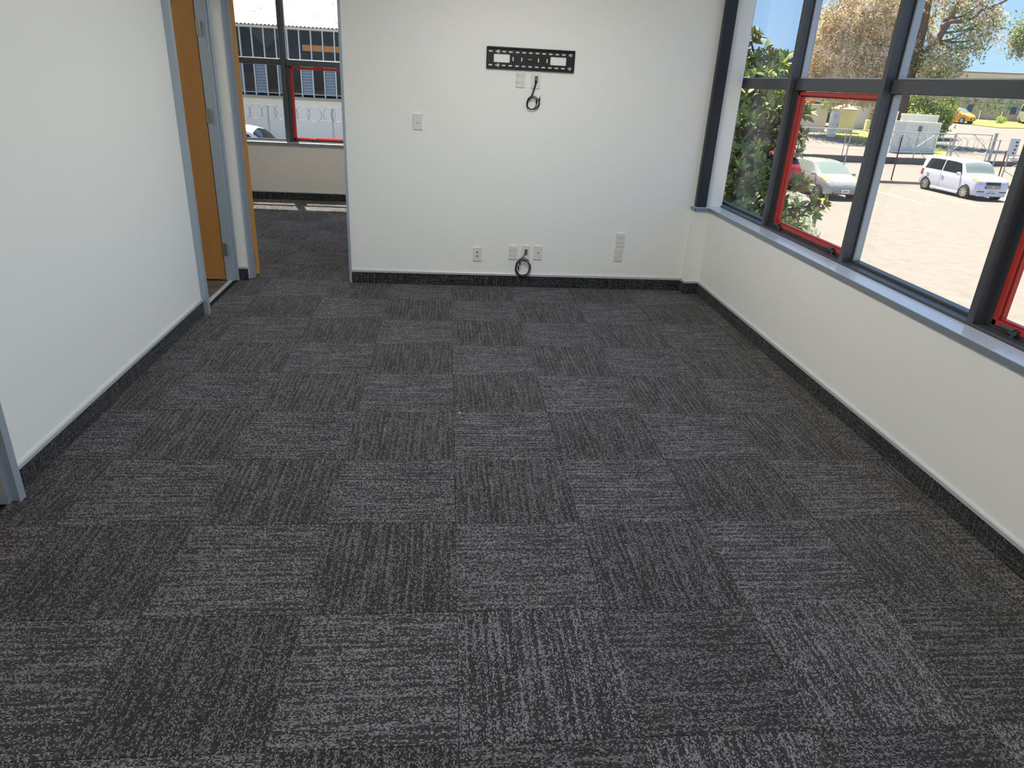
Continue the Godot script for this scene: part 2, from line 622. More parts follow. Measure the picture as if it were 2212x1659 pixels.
func skirt(called: String, a: Vector3, b: Vector3, out: Vector3, label: String) -> void:
	# carpet strips 95 mm high with an aluminium cap, from a to b, standing off the wall towards out
	var o := thing(called, label, "skirting", a, 0.0, "", "structure")
	var l := a.distance_to(b)
	var d := (b - a) / l
	var s := 0.0
	var k := 0
	while s < l - 0.004:
		var e := minf(s + 0.5, l)
		var m := MB.new()
		var p := d * (s + 0.0004); var q := d * (e - 0.0004)
		var u := out * 0.009; var up := V(0, 0.096, 0)
		var uvs := [Vector2(s * 2, 0), Vector2(e * 2, 0), Vector2(e * 2, 0.192), Vector2(s * 2, 0.192)]
		if k % 2 == 1: uvs = [Vector2(0, s * 2), Vector2(0, e * 2), Vector2(0.192, e * 2), Vector2(0.192, s * 2)]
		var c := (p + q) * 0.5 + up * 0.5
		var front := [p + u, q + u, q + u + up, p + u + up]
		if (front[1] - front[0]).cross(front[2] - front[0]).dot(out) > 0:
			m.quad(front[0], front[1], front[2], front[3], uvs)
		else:
			m.quad(front[1], front[0], front[3], front[2], [uvs[1], uvs[0], uvs[3], uvs[2]])
		m.qo(p + up, q + up, q + u + up, p + u + up, c)
		m.qo(p, p + u, p + u + up, p + up, c)
		m.qo(q, q + u, q + u + up, q + up, c)
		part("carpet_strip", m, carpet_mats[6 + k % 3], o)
		s = e
		k += 1
	var m2 := MB.new()
	var cc := d * l * 0.5 + V(0, 0.103, 0) + out * 0.006
	var prof := [[0.0, 0.094], [0.012, 0.094], [0.012, 0.110], [0.010, 0.113], [0.0, 0.113]]
	for i in prof.size():
		var f = prof[i]; var g = prof[(i + 1) % prof.size()]
		m2.qo(out * f[0] + V(0, f[1], 0), out * g[0] + V(0, g[1], 0), d * l + out * g[0] + V(0, g[1], 0), d * l + out * f[0] + V(0, f[1], 0), cc)
	for e in [0.0, l]:
		var r := []
		for f in prof: r.append(d * e + out * f[0] + V(0, f[1], 0))
		m2.qo(r[0], r[1], r[2], r[2], cc); m2.qo(r[0], r[2], r[3], r[3], cc); m2.qo(r[0], r[3], r[4], r[4], cc)
	part("cap_rail", m2, mats.trim_alu, o, Vector3.ZERO, "pale aluminium cap rail")

func skirtings() -> void:
	skirt("baseboard_back", V(-0.828, 0, -3.45), V(1.995, 0, -3.45), V(0, 0, 1), "dark carpet skirting with aluminium cap along the back wall")
	skirt("baseboard_pilaster_side", V(1.995, 0, -3.45), V(1.995, 0, -3.36), V(-1, 0, 0), "short dark carpet skirting on the left face of the corner pilaster")
	skirt("baseboard_pilaster", V(1.986, 0, -3.36), V(2.12, 0, -3.36), V(0, 0, 1), "short dark carpet skirting on the front of the corner pilaster")
	skirt("baseboard_right", V(2.12, 0, -3.351), V(2.12, 0, 4.5), V(-1, 0, 0), "dark carpet skirting with aluminium cap under the window wall")
	skirt("baseboard_left", V(-1.75, 0, -2.536), V(-1.75, 0, -0.207), V(1, 0, 0), "dark carpet skirting with aluminium cap along the left wall")
	skirt("baseboard_nib", V(-1.745, 0, -3.455), V(-1.668, 0, -3.455), V(0, 0, 1), "tiny dark carpet skirting on the nib between the two door frames")
	skirt("baseboard_far", V(-3.6, 0, -7.45), V(2.1, 0, -7.45), V(0, 0, 1), "dark carpet skirting under the window of the far room")

# ------------------------------------------------------------------ doors
func hinge(parent: Node3D, at: Vector3, turn := 0.0) -> void:
	var m := MB.new()
	m.xf = Transform3D(Basis(Vector3.UP, turn))
	for k in 5:
		m.xf.origin = V(0, -0.05 + k * 0.02, 0)
		m.lathe([Vector2(0, 0), Vector2(0.0065, 0), Vector2(0.0065, 0.0185), Vector2(0, 0.0185)], 10)
	m.xf.origin = Vector3.ZERO
	m.box(V(-0.034, -0.05, -0.004), V(0.0, 0.05, -0.001), 0.0005)
	m.box(V(0.0, -0.05, -0.004), V(0.034, 0.05, -0.001), 0.0005)
	part("hinge", m, mats.steel, parent, at, "silver butt hinge")

func frame_post(m: MB, poly: Array, y1: float) -> void:
	var p := PackedVector2Array()
	for q in poly: p.append(Vector2(q[0], -q[1]))
	m.xf = Transform3D(Basis(V(1, 0, 0), V(0, 0, -1), V(0, 1, 0)))
	m.extrude(p, 0.0, y1)
	m.xf = Transform3D()

func doors() -> void:
	var fa: Material = mats.frame_alu
	# door 1: wooden leaf opened into the side room
	var d := thing("door_1", "open wooden side door in a grey aluminium frame at the left", "door", V(-1.8, 0, -3.0), 0.0, "", "structure")
	var m := MB.new()
	frame_post(m, [[-1.75, -2.536], [-1.709, -2.536], [-1.709, -2.576], [-1.741, -2.576], [-1.741, -2.600], [-1.875, -2.600], [-1.875, -2.556], [-1.75, -2.556]], 2.13)
	wpart("frame_post", m, fa, d)
	m = MB.new()
	frame_post(m, [[-1.772, -3.410], [-1.835, -3.410], [-1.835, -3.432], [-1.875, -3.432], [-1.875, -3.47], [-1.748, -3.47], [-1.741, -3.462], [-1.741, -3.436], [-1.748, -3.430], [-1.765, -3.430], [-1.772, -3.422]], 2.13)
	wpart("frame_post", m, fa, d)
	wpart("frame_head", bxm(V(-1.87, 2.07, -3.42), V(-1.711, 2.13, -2.55), 0.003), fa, d)
	wpart("door_stop", bxm(V(-1.80, 0.0, -2.625), V(-1.762, 2.07, -2.60), 0.003), mats.white_plastic, d, "pale door stop strip")
	var leaf := wpart("leaf", bxm(V(-2.60, 0.008, -3.452), V(-1.842, 2.06, -3.414), 0.002), mats.door_ply, d, "orange-brown timber leaf")
	for y in [0.26, 1.265, 1.85]: hinge(d, V(-1.832, y, -3.408) - d.position, -0.5)
	# doorway 2 with a leaf folded back into the far room
	d = thing("door_2", "doorway to the far room with its timber door folded back", "door", V(-1.25, 0, -3.5), 0.0, "", "structure")
	m = MB.new()
	frame_post(m, [[-1.676, -3.498], [-1.655, -3.498], [-1.655, -3.53], [-1.638, -3.53], [-1.638, -3.575], [-1.690, -3.575], [-1.690, -3.55], [-1.676, -3.55]], 2.14)
	wpart("frame_post", m, fa, d)
	m = MB.new()
	frame_post(m, [[-0.828, -3.441], [-0.848, -3.441], [-0.848, -3.575], [-0.815, -3.575], [-0.815, -3.55], [-0.828, -3.55]], 2.14)
	wpart("frame_post", m, fa, d)
	wpart("frame_head", bxm(V(-1.66, 2.10, -3.57), V(-0.83, 2.14, -3.44), 0.003), fa, d)
	m = MB.new()
	m.box(V(-0.002, 0.01, -0.76), V(0.036, 2.08, 0.0), 0.002)
	var lf := part("leaf", m, mats.door_edge, d, V(-1.646, 0, -3.585) - d.position, "timber leaf seen edge on")
	lf.rotation.y = 0.36
	for y in [0.16, 1.10, 1.85]: hinge(d, V(-1.640, y, -3.578) - d.position, 1.2)
	# door 3: only its far frame post shows at the left edge
	d = thing("door_3", "grey aluminium door frame post at the left edge of the picture", "door", V(-1.8, 0, 0.3), 0.0, "", "structure")
	m = MB.new()
	frame_post(m, [[-1.75, -0.207], [-1.709, -0.207], [-1.709, -0.168], [-1.741, -0.178], [-1.741, -0.149], [-1.875, -0.149], [-1.875, -0.186], [-1.75, -0.186]], 2.13)
	wpart("frame_post", m, fa, d)
	m = MB.new()
	frame_post(m, [[-1.75, 0.76], [-1.709, 0.76], [-1.709, 0.72], [-1.741, 0.72], [-1.741, 0.70], [-1.875, 0.70], [-1.875, 0.74], [-1.75, 0.74]], 2.13)
	wpart("frame_post", m, fa, d)
	wpart("frame_head", bxm(V(-1.87, 2.07, -0.15), V(-1.711, 2.13, 0.70), 0.003), fa, d)
	wpart("leaf", bxm(V(-1.83, 0.008, -0.145), V(-1.792, 2.06, 0.697), 0.002), mats.door_ply, d)

# ------------------------------------------------------------------ windows
func latch(parent: Node3D, at: Vector3, basis: Basis) -> void:
	# cam handle on a sash: base block, lever, keeper; local x along the rail, z into the room
	var m := MB.new()
	m.xf = Transform3D(basis, Vector3.ZERO)
	m.box(V(-0.018, -0.012, 0), V(0.022, 0.014, 0.014), 0.003)
	m.box(V(-0.075, 0.002, 0.010), V(0.012, 0.016, 0.020), 0.003)
	m.bar(V(0.004, 0.004, 0.012), V(0.024, 0.022, 0.016), 0.016, 0.006, 0.002)
	m.box(V(-0.008, -0.030, 0.0), V(0.012, -0.012, 0.010), 0.002)
	part("latch", m, mats.dark_alu, parent, at, "dark grey cam latch")

func sash(w: Node3D, o: Vector3, u: Vector3, inn: Vector3, x0: float, x1: float, y0: float, y1: float, pane: Material, latches: Array) -> void:
	# red opening sash; u runs along the wall, inn points into the room
	var f := MB.new()
	var B := Basis(u, Vector3.UP, inn)
	if B.determinant() < 0: B = Basis(-u, Vector3.UP, inn)
	var sg := 1.0 if B.x.dot(u) > 0 else -1.0
	f.xf = Transform3D(B, Vector3.ZERO)
	var a := minf(x0 * sg, x1 * sg); var b := maxf(x0 * sg, x1 * sg)
	var t := 0.026
	for q in [[a, y0, a + t, y1], [b - t, y0, b, y1], [a, y0, b, y0 + t], [a, y1 - t, b, y1]]:
		f.box(V(q[0], q[1], -0.030), V(q[2], q[3], 0.010), 0.003)
	for q in [[a + t, y0 + t, a + t + 0.008, y1 - t], [b - t - 0.008, y0 + t, b - t, y1 - t], [a + t, y0 + t, b - t, y0 + t + 0.008], [a + t, y1 - t - 0.008, b - t, y1 - t]]:
		f.box(V(q[0], q[1], -0.028), V(q[2], q[3], -0.004), 0.002)
	var s := part("sash", f, mats.red_sash, w, o - w.position, "red painted opening sash")
	var g := MB.new()
	g.xf = f.xf
	g.box(V(a + t, y0 + t, -0.020), V(b - t, y1 - t, -0.014))
	part("glass_pane", g, pane, s)
	for p in latches:
		latch(s, u * p + V(0, y0 + 0.008, 0) + inn * 0.010, B)

func ribbon(called: String, label: String, o: Vector3, u: Vector3, inn: Vector3, posts: Array, tinted: Array, sashes: Dictionary, top: float, depth := 0.10, ) -> void:
	# ribbon window: posts are [from, to] along u; between them bays of two panes. o is the plane of the post fronts
	var w := thing(called, label, "window", o, 0.0, "", "structure")
	var B := Basis(u, Vector3.UP, inn)
	if B.determinant() < 0: B = Basis(-u, Vector3.UP, inn)
	var sg := 1.0 if B.x.dot(u) > 0 else -1.0
	var X := Transform3D(B, Vector3.ZERO)
	var put := func(m: MB, a: float, b: float, y0: float, y1: float, z0: float, z1: float, bev: float) -> void:
		m.xf = X
		m.box(V(minf(a * sg, b * sg), y0, z0), V(maxf(a * sg, b * sg), y1, z1), bev)
	var first: float = posts[0][0]; var last: float = posts[posts.size() - 1][1]
	var m := MB.new()
	put.call(m, first, last, 0.712, 0.742, -depth - 0.01, 0.0, 0.002)
	put.call(m, first, last, 0.742, 0.757, -depth - 0.01, -0.060, 0.002)
	part("bottom_rail", m, mats.dark_alu, w)
	m = MB.new()
	put.call(m, first, last, top, top + 0.06, -depth - 0.01, 0.0, 0.002)
	part("head_rail", m, mats.dark_alu, w)
	for p in posts:
		m = MB.new()
		put.call(m, p[0], p[1], 0.738, top, -0.030, 0.0, 0.002)
		put.call(m, p[0] + 0.004, p[1] - 0.004, 0.738, top, -0.062, -0.030, 0.001)
		put.call(m, p[0] - 0.004, p[1] + 0.004, 0.738, top, -depth - 0.01, -0.062, 0.002)
		part("mullion", m, mats.dark_alu, w)
	for i in posts.size() - 1:
		var a: float = posts[i][1] + 0.004; var b: float = posts[i + 1][0] - 0.004
		m = MB.new()
		put.call(m, a, b, 1.647, 1.718, -depth - 0.01, -0.040, 0.003)
		part("transom", m, mats.dark_alu, w)
		var pm: Material = mats.pane_tint if i in tinted else mats.pane_clear
		# upper pane with its beads
		m = MB.new()
		put.call(m, a, a + 0.014, 1.718, top, -depth, -0.062, 0.002)
		put.call(m, b - 0.014, b, 1.718, top, -depth, -0.062, 0.002)
		put.call(m, a + 0.014, b - 0.014, 1.718, 1.726, -depth, -0.062, 0.002)
		part("glazing_bead", m, mats.frame_alu, w)
		m = MB.new()
		put.call(m, a + 0.006, b - 0.006, 1.719, top, -depth + 0.006, -depth + 0.012, 0.0)
		part("glass_pane", m, pm, w)
		if sashes.has(i):
			m = MB.new()
			put.call(m, a, a + 0.036, 0.757, 1.647, -depth, -0.060, 0.002)
			put.call(m, b - 0.036, b, 0.757, 1.647, -depth, -0.060, 0.002)
			part("sash_surround", m, mats.dark_alu, w)
			sash(w, o + inn * -0.062, u, inn, a + 0.036, b - 0.036, 0.757, 1.643, pm, sashes[i])
		else:
			m = MB.new()
			put.call(m, a, a + 0.014, 0.757, 1.647, -depth, -0.062, 0.002)
			put.call(m, b - 0.014, b, 0.757, 1.647, -depth, -0.062, 0.002)
			part("glazing_bead", m, mats.frame_alu, w)
			m = MB.new()
			put.call(m, a + 0.006, b - 0.006, 0.755, 1.648, -depth + 0.006, -depth + 0.012, 0.0)
			part("glass_pane", m, pm, w)

func windows() -> void:
	var posts := [[-3.735, -3.695]]
	for k in 7: posts.append([-2.635 + 1.10 * k, -2.595 + 1.10 * k])
	ribbon("window_1", "long charcoal framed ribbon window with red sashes on the right wall", V(2.24, 0, 0), V(0, 0, 1), V(-1, 0, 0), posts, [0], {1: [-2.44, -1.70], 3: [-0.22, 0.50], 5: [1.98, 2.70]}, 2.66)
	posts = []
	for k in 6: posts.append([-4.354 + 1.10 * k, -4.300 + 1.10 * k])
	ribbon("window_2", "charcoal framed window of the far room with a red sash", V(0, 0, -7.53), V(1, 0, 0), V(0, 0, 1), posts, [0, 1], {2: [-1.78], 4: [0.4]}, 2.64)
	# the strip of reveal beside the column
	struct("trim_2", bxm(V(2.19, 0.73, -3.70), V(2.236, 2.68, -3.545), 0.003), mats.frame_alu, "pale aluminium strip between the window frame and the white reveal", "trim")
	# sills
	var m := MB.new()
	m.box(V(2.111, 0.705, -3.351), V(2.238, 0.730, 4.5), 0.002)
	m.box(V(1.991, 0.705, -3.72), V(2.238, 0.730, -3.351), 0.002)
	var s := struct("window_sill", m, mats.sill_paint, "pale blue-grey painted sill under the long right window", "sill")
	m = MB.new()
	m.box(V(2.105, 0.704, -3.351), V(2.111, 0.7295, 4.5), 0.001)
	m.box(V(1.985, 0.704, -3.351), V(2.111, 0.7295, -3.345), 0.001)
	m.box(V(1.985, 0.704, -3.45), V(1.991, 0.7295, -3.345), 0.001)
	wpart("nosing", m, mats.sill_nosing, s, "blue-grey sill edge")
	m = MB.new()
	m.box(V(-3.6, 0.705, -7.53), V(2.1, 0.730, -7.431), 0.002)
	s = struct("window_sill", m, mats.sill_paint, "pale grey painted sill under the far room window", "sill")
	wpart("nosing", bxm(V(-3.6, 0.704, -7.431), V(2.1, 0.7295, -7.425), 0.001), mats.sill_nosing, s, "blue-grey sill edge")

# ------------------------------------------------------------------ fittings on the back wall
func rrect(w: float, h: float, r: float, cx := 0.0, cy := 0.0, seg := 5) -> PackedVector2Array:
	var p := PackedVector2Array()
	for q in [[1, 1, 0], [-1, 1, 1], [-1, -1, 2], [1, -1, 3]]:
		for s in seg + 1:
			var a: float = PI / 2 * (q[2] + float(s) / seg)
			p.append(Vector2(cx + q[0] * (w * 0.5 - r) + cos(a) * r, cy + q[1] * (h * 0.5 - r) + sin(a) * r))
	return p

func plate_mb(r: float, w := 0.072, h := 0.116) -> MB:
	# wall plate 9 mm thick with a softened front edge
	var m := MB.new()
	m.extrude(rrect(w, h, r), 0.0, 0.006)
	var a := rrect(w, h, r)
	var b := rrect(w - 0.005, h - 0.005, maxf(r - 0.0025, 0.0005))
	for i in a.size():
		var j := (i + 1) % a.size()
		m.quad(V(a[i].x, a[i].y, 0.006), V(a[j].x, a[j].y, 0.006), V(b[j].x, b[j].y, 0.0095), V(b[i].x, b[i].y, 0.0095))
	var idx := Geometry2D.triangulate_polygon(b)
	for i in range(0, idx.size(), 3):
		var q := [b[idx[i]], b[idx[i + 1]], b[idx[i + 2]]]
		if (q[1] - q[0]).cross(q[2] - q[0]) < 0: q = [q[0], q[2], q[1]]
		m.quad(V(q[0].x, q[0].y, 0.0095), V(q[1].x, q[1].y, 0.0095), V(q[2].x, q[2].y, 0.0095), V(q[2].x, q[2].y, 0.0095))
	return m

const WZ := -3.45

func socket(x: float, y: float, label: String) -> void:
	var o := thing("power_socket", label, "power socket", V(x, y - 0.058, WZ), 0.0, "white double power sockets on the back wall")
	var c := V(0, 0.058, 0)
	part("plate", plate_mb(0.003), mats.white_plastic, o, c)
	for s in [1, -1]:
		var k := c + V(0.012, 0.024 * s, 0.0095)
		var face := MB.new()
		face.xf = Transform3D(Basis(V(1, 0, 0), V(0, 0, 1), V(0, -1, 0)))
		face.lathe([Vector2(0.0185, 0.0), Vector2(0.0178, 0.0012), Vector2(0, 0.0012)], 20)
		part("socket_face", face, mats.white_plastic, o, k)
		for q in [[-0.0065, 0.0045, 0.5], [0.0065, 0.0045, -0.5], [0.0, -0.0085, 0.0]]:
			var p := MB.new()
			p.xf = Transform3D(Basis(V(0, 0, 1), q[2]), V(q[0], q[1], 0))
			p.box(V(-0.0011, -0.004, 0.0), V(0.0011, 0.004, 0.0016))
			part("pin_slot", p, mats.slot_dark, o, k)
		var r := MB.new()
		r.xf = Transform3D(Basis(V(1, 0, 0), 0.16))
		r.box(V(-0.008, -0.0045, -0.002), V(0.008, 0.0045, 0.0035), 0.001)
		part("rocker", r, mats.white_plastic, o, c + V(-0.022, 0.024 * s + 0.002, 0.0095))
		part("rocker_shadow_gap", bxm(V(-0.009, -0.0055, 0), V(0.009, 0.0055, 0.0008)), mats.brush_grey, o, c + V(-0.022, 0.024 * s + 0.002, 0.0095))

func cable(path: Array, r: float, called: String, parent: Node3D) -> void:
	var c := Curve3D.new()
	c.bake_interval = 0.006
	for i in path.size():
		var a: Vector3 = path[maxi(i - 1, 0)]; var b: Vector3 = path[mini(i + 1, path.size() - 1)]
		c.add_point(path[i], (a - b) / 6.0, (b - a) / 6.0)
	var pts := []
	for p in c.get_baked_points(): pts.append(p)
	var m := MB.new()
	m.tube(pts, r, 8)
	part(called, m, mats.cable_black, parent)

func plug(parent: Node3D, at: Vector3, dir: Vector3, tip: Material) -> void:
	var m := MB.new()
	m.bar(at, at + dir * 0.032, 0.019, 0.011, 0.003)
	part("plug_body", m, mats.cable_black, parent)
	m = MB.new()
	m.bar(at + dir * 0.032, at + dir * 0.046, 0.013, 0.006, 0.001)
	part("plug_tip", m, tip, parent)

func pass_plate(x: float, y: float, label: String) -> void:
	var o := thing("cable_plate", label, "cable plate", V(x, y - 0.058, WZ), 0.0, "rounded white cable entry plates")
	var c := V(0, 0.058, 0)
	var cs := CSGCombiner3D.new()
	cs.name = "plate"
	cs.position = c
	o.add_child(cs)
	var pg := CSGPolygon3D.new()
	pg.name = "body"
	pg.polygon = rrect(0.074, 0.118, 0.012)
	pg.depth = 0.0085
	pg.position.z = 0.0085
	pg.material = mats.white_plastic
	cs.add_child(pg)
	var hole := CSGBox3D.new()
	hole.name = "opening"
	hole.operation = CSGShape3D.OPERATION_SUBTRACTION
	hole.size = V(0.026, 0.052, 0.02)
	hole.position = V(0.004, 0.002, 0.0105)
	hole.material = mats.white_plastic
	cs.add_child(hole)
	var m := MB.new()
	for k in 12:
		m.box(V(-0.0085 + k * 0.0021, -0.023, 0.0006), V(-0.0085 + k * 0.0021 + 0.0013, 0.027, 0.003 + 0.001 * (k % 3)))
	part("brush", m, mats.brush_grey, o, c, "grey brush strip in the opening")

func wall_fittings() -> void:
	# single switch
	var o := thing("light_switch", "single white light switch alone on the back wall, left of the bracket", "light switch", V(-0.276, 1.230, WZ))
	part("plate", plate_mb(0.003), mats.white_plastic, o, V(0, 0.058, 0))
	var r := MB.new()
	r.xf = Transform3D(Basis(V(1, 0, 0), -0.14))
	r.box(V(-0.0085, -0.0065, -0.002), V(0.0085, 0.0065, 0.0045), 0.0012)
	part("rocker", r, mats.white_plastic, o, V(0.001, 0.056, 0.0095))
	part("rocker_gap", bxm(V(-0.0098, -0.0078, 0), V(0.0098, 0.0078, 0.0007)), mats.brush_grey, o, V(0.001, 0.056, 0.0095))
	socket(0.504, 1.626, "white double power socket directly under the black screen bracket")
	socket(0.512, 0.294, "white double power socket low on the wall left of the lower cable plate")
	socket(1.415, 0.426, "upper of two stacked white double power sockets near the right corner")
	socket(1.411, 0.303, "lower of two stacked white double power sockets near the right corner")
	pass_plate(0.619, 1.626, "rounded white cable plate just below the black screen bracket")
	pass_plate(0.617, 0.296, "rounded white cable plate low on the wall above the skirting")
	# data plate with two jacks
	o = thing("data_plate", "white wall plate with two small data jacks, leftmost of the low row", "data plate", V(0.212, 0.214, WZ))
	part("plate", plate_mb(0.003), mats.white_plastic, o, V(0, 0.058, 0))
	for s in [1, -1]:
		var k := V(0, 0.058 + 0.017 * s, 0.0095)
		part("jack_frame", bxm(V(-0.011, -0.010, 0), V(0.011, 0.010, 0.0012), 0.0005), mats.white_plastic, o, k)
		part("jack", bxm(V(-0.0065, -0.005 - 0.001 * s, 0.0008), V(0.0065, 0.005 - 0.001 * s, 0.0016)), mats.slot_dark, o, k)
		part("screw", bxm(V(-0.002, -0.002, 0), V(0.002, 0.002, 0.001), 0.0004), mats.brush_grey, o, V(0, 0.058 + 0.036 * s, 0.0095))
	o = thing("phone_plate", "white wall plate with one small dark jack, right of the lower cable plate", "phone plate", V(0.721, 0.239, WZ))
	part("plate", plate_mb(0.003), mats.white_plastic, o, V(0, 0.058, 0))
	var jm := MB.new()
	jm.extrude(PackedVector2Array([Vector2(-0.008, -0.006), Vector2(0.008, 0.0), Vector2(0.0, 0.006), Vector2(-0.003, 0.004)]), 0.0, 0.0012)
	part("jack", jm, mats.slot_dark, o, V(0.002, 0.058, 0.0095))
	# screen bracket: folded plate with slots
	o = thing("screen_bracket", "long black slotted steel wall bracket for a screen", "wall bracket", V(0.573, 1.691, WZ))
	var cs := CSGCombiner3D.new()
	cs.name = "back_plate"
	o.add_child(cs)
	var pg := CSGBox3D.new()
	pg.name = "sheet"
	pg.size = V(0.668, 0.150, 0.0028)
	pg.position = V(0, 0.075, 0.0058)
	pg.material = mats.bracket_black
	cs.add_child(pg)
	var cut := func(poly: PackedVector2Array, x: float, y: float) -> void:
		var h := CSGPolygon3D.new()
		h.name = "slot"
		h.operation = CSGShape3D.OPERATION_SUBTRACTION
		h.polygon = poly
		h.depth = 0.02
		h.position = V(x, y, 0.0158)
		h.material = mats.bracket_black
		cs.add_child(h, true)
	var X := func(px: float) -> float: return (px - 135.0) / 1900.0 * 0.668 - 0.334
	var slot := rrect(0.031, 0.0115, 0.0055, 0, 0, 3)
	var tall := rrect(0.0095, 0.031, 0.0045, 0, 0, 3)
	for k in 13:
		cut.call(slot, X.call(221.0 + k * 143.0), 0.120)
		cut.call(slot, X.call(221.0 + k * 143.0), 0.026)
	for px in [703.0, 890.0, 1252.0, 1438.0]: cut.call(tall, X.call(px), 0.073)
	for px in [461.0, 1682.0]: cut.call(rrect(0.121, 0.058, 0.006, 0, 0, 3), X.call(px), 0.074)
	var m := MB.new()
	m.box(V(-0.334, 0.148, 0.0), V(0.334, 0.151, 0.008), 0.0008)
	m.box(V(-0.334, 0.139, 0.0068), V(0.334, 0.151, 0.020), 0.002)
	part("top_flange", m, mats.bracket_black, o)
	m = MB.new()
	m.box(V(-0.334, -0.001, 0.0), V(0.334, 0.002, 0.008), 0.0008)
	m.box(V(-0.334, -0.001, 0.0068), V(0.334, 0.0125, 0.020), 0.002)
	part("bottom_flange", m, mats.bracket_black, o)
	for s in [-1, 1]:
		m = MB.new()
		m.box(V(0.334 * s - 0.0015, 0.012, 0.0), V(0.334 * s + 0.0015, 0.138, 0.010), 0.0006)
		part("end_flange", m, mats.bracket_black, o)
	for px in [383.0, 1945.0]:
		for y in [0.1185, 0.0250]:
			m = MB.new()
			m.xf = Transform3D(Basis(V(1, 0, 0), V(0, 0, 1), V(0, -1, 0)), V(X.call(px), y, 0.0072))
			m.lathe([Vector2(0.0118, 0), Vector2(0.0118, 0.0014), Vector2(0.0058, 0.0014)], 18)
			m.lathe([Vector2(0.0062, 0.0014), Vector2(0.0062, 0.0060), Vector2(0.005, 0.0068), Vector2(0, 0.0068)], 6)
			part("bolt", m, mats.chrome, o, Vector3.ZERO, "bright hexagon bolt with washer")
	part("level_holder", bxm(V(-0.021, 0.061, 0.0070), V(0.021, 0.087, 0.0115), 0.002), mats.slot_dark, o, V(-0.008, 0, 0))
	m = MB.new()
	m.xf = Transform3D(Basis(V(0, -1, 0), V(1, 0, 0), V(0, 0, 1)), V(-0.024, 0.074, 0.0115))
	m.lathe([Vector2(0, 0), Vector2(0.0042, 0.0), Vector2(0.0042, 0.032), Vector2(0, 0.032)], 12)
	part("level_vial", m, mats.vial_green, o, Vector3.ZERO, "green spirit level vial")
	# cables
	var z := 0.020
	o = thing("cable_loop", "black cables tied in a loop hanging from the plate under the bracket", "cable", V(0.602, 1.415, WZ), 0.0, "looped black cables on the back wall")
	var P := func(x: float, y: float, zz: float) -> Vector3: return V(x - 0.602, y - 1.415, zz)
	cable([P.call(0.619, 1.622, 0.004), P.call(0.616, 1.600, z), P.call(0.604, 1.560, z), P.call(0.592, 1.520, z), P.call(0.578, 1.494, z), P.call(0.562, 1.470, z), P.call(0.561, 1.445, z), P.call(0.576, 1.424, z), P.call(0.600, 1.416, z), P.call(0.630, 1.428, z), P.call(0.650, 1.452, z), P.call(0.654, 1.476, z + 0.004)], 0.0032, "strand", o)
	cable([P.call(0.623, 1.620, 0.004), P.call(0.622, 1.598, z), P.call(0.611, 1.558, z), P.call(0.600, 1.520, z), P.call(0.586, 1.500, z + 0.006), P.call(0.564, 1.484, z + 0.006), P.call(0.557, 1.455, z + 0.006), P.call(0.568, 1.428, z + 0.006), P.call(0.596, 1.419, z + 0.006), P.call(0.622, 1.431, z + 0.006), P.call(0.636, 1.462, z + 0.006)], 0.0032, "strand", o)
	cable([P.call(0.560, 1.462, z + 0.003), P.call(0.566, 1.492, z + 0.004), P.call(0.592, 1.511, z + 0.005), P.call(0.622, 1.508, z + 0.006), P.call(0.647, 1.489, z + 0.007), P.call(0.656, 1.458, z + 0.006), P.call(0.644, 1.434, z + 0.004), P.call(0.612, 1.419, z + 0.003), P.call(0.580, 1.424, z + 0.003), P.call(0.564, 1.446, z + 0.003), P.call(0.570, 1.480, z + 0.010), P.call(0.598, 1.503, z + 0.011), P.call(0.628, 1.494, z + 0.011), P.call(0.641, 1.480, z + 0.011)], 0.0032, "strand", o)
	plug(o, P.call(0.634, 1.458, z + 0.004), V(-0.05, 1, 0).normalized(), mats.steel)
	plug(o, P.call(0.652, 1.470, z + 0.004), V(0.1, 1, 0).normalized(), mats.steel)
	o = thing("cable_loop", "black cables coiled in a ring in front of the skirting cap", "cable", V(0.597, 0.092, WZ), 0.0, "looped black cables on the back wall")
	var Q := func(x: float, y: float, zz: float) -> Vector3: return V(x - 0.597, y - 0.092, zz)
	var ring := func(cx: float, cy: float, rx: float, ry: float, a0: float, a1: float, zz: float) -> Array:
		var out := []
		for s in 15:
			var a := deg_to_rad(lerpf(a0, a1, s / 14.0))
			out.append(Q.call(cx + cos(a) * rx, cy + sin(a) * ry, zz))
		return out
	var feed := [Q.call(0.613, 0.312, 0.004), Q.call(0.611, 0.292, 0.022), Q.call(0.602, 0.272, 0.026), Q.call(0.584, 0.252, 0.026)]
	cable(feed + ring.call(0.598, 0.176, 0.061, 0.077, 120, 470, 0.024), 0.0031, "strand", o)
	cable(feed + ring.call(0.596, 0.170, 0.056, 0.071, 135, 455, 0.030), 0.0031, "strand", o)
	cable(ring.call(0.601, 0.166, 0.066, 0.072, 60, 400, 0.028), 0.0031, "strand", o)
	cable(ring.call(0.599, 0.172, 0.058, 0.062, 30, 330, 0.034), 0.0031, "strand", o)
	cable([Q.call(0.590, 0.255, 0.030), Q.call(0.572, 0.240, 0.034), Q.call(0.566, 0.224, 0.036)], 0.0031, "strand", o)
	plug(o, Q.call(0.568, 0.228, 0.036), V(0.12, -1, 0).normalized(), mats.white_plastic)
	plug(o, Q.call(0.557, 0.190, 0.036), V(0.1, -1, 0).normalized(), mats.steel)
	# two crumbs on the carpet
	m = MB.new()
	m.xf = Transform3D(Basis.from_scale(V(1, 0.6, 1)), V(0, 0.003, 0))
	m.lathe([Vector2(0, -0.004), Vector2(0.006, -0.002), Vector2(0.006, 0.002), Vector2(0, 0.005)], 7)
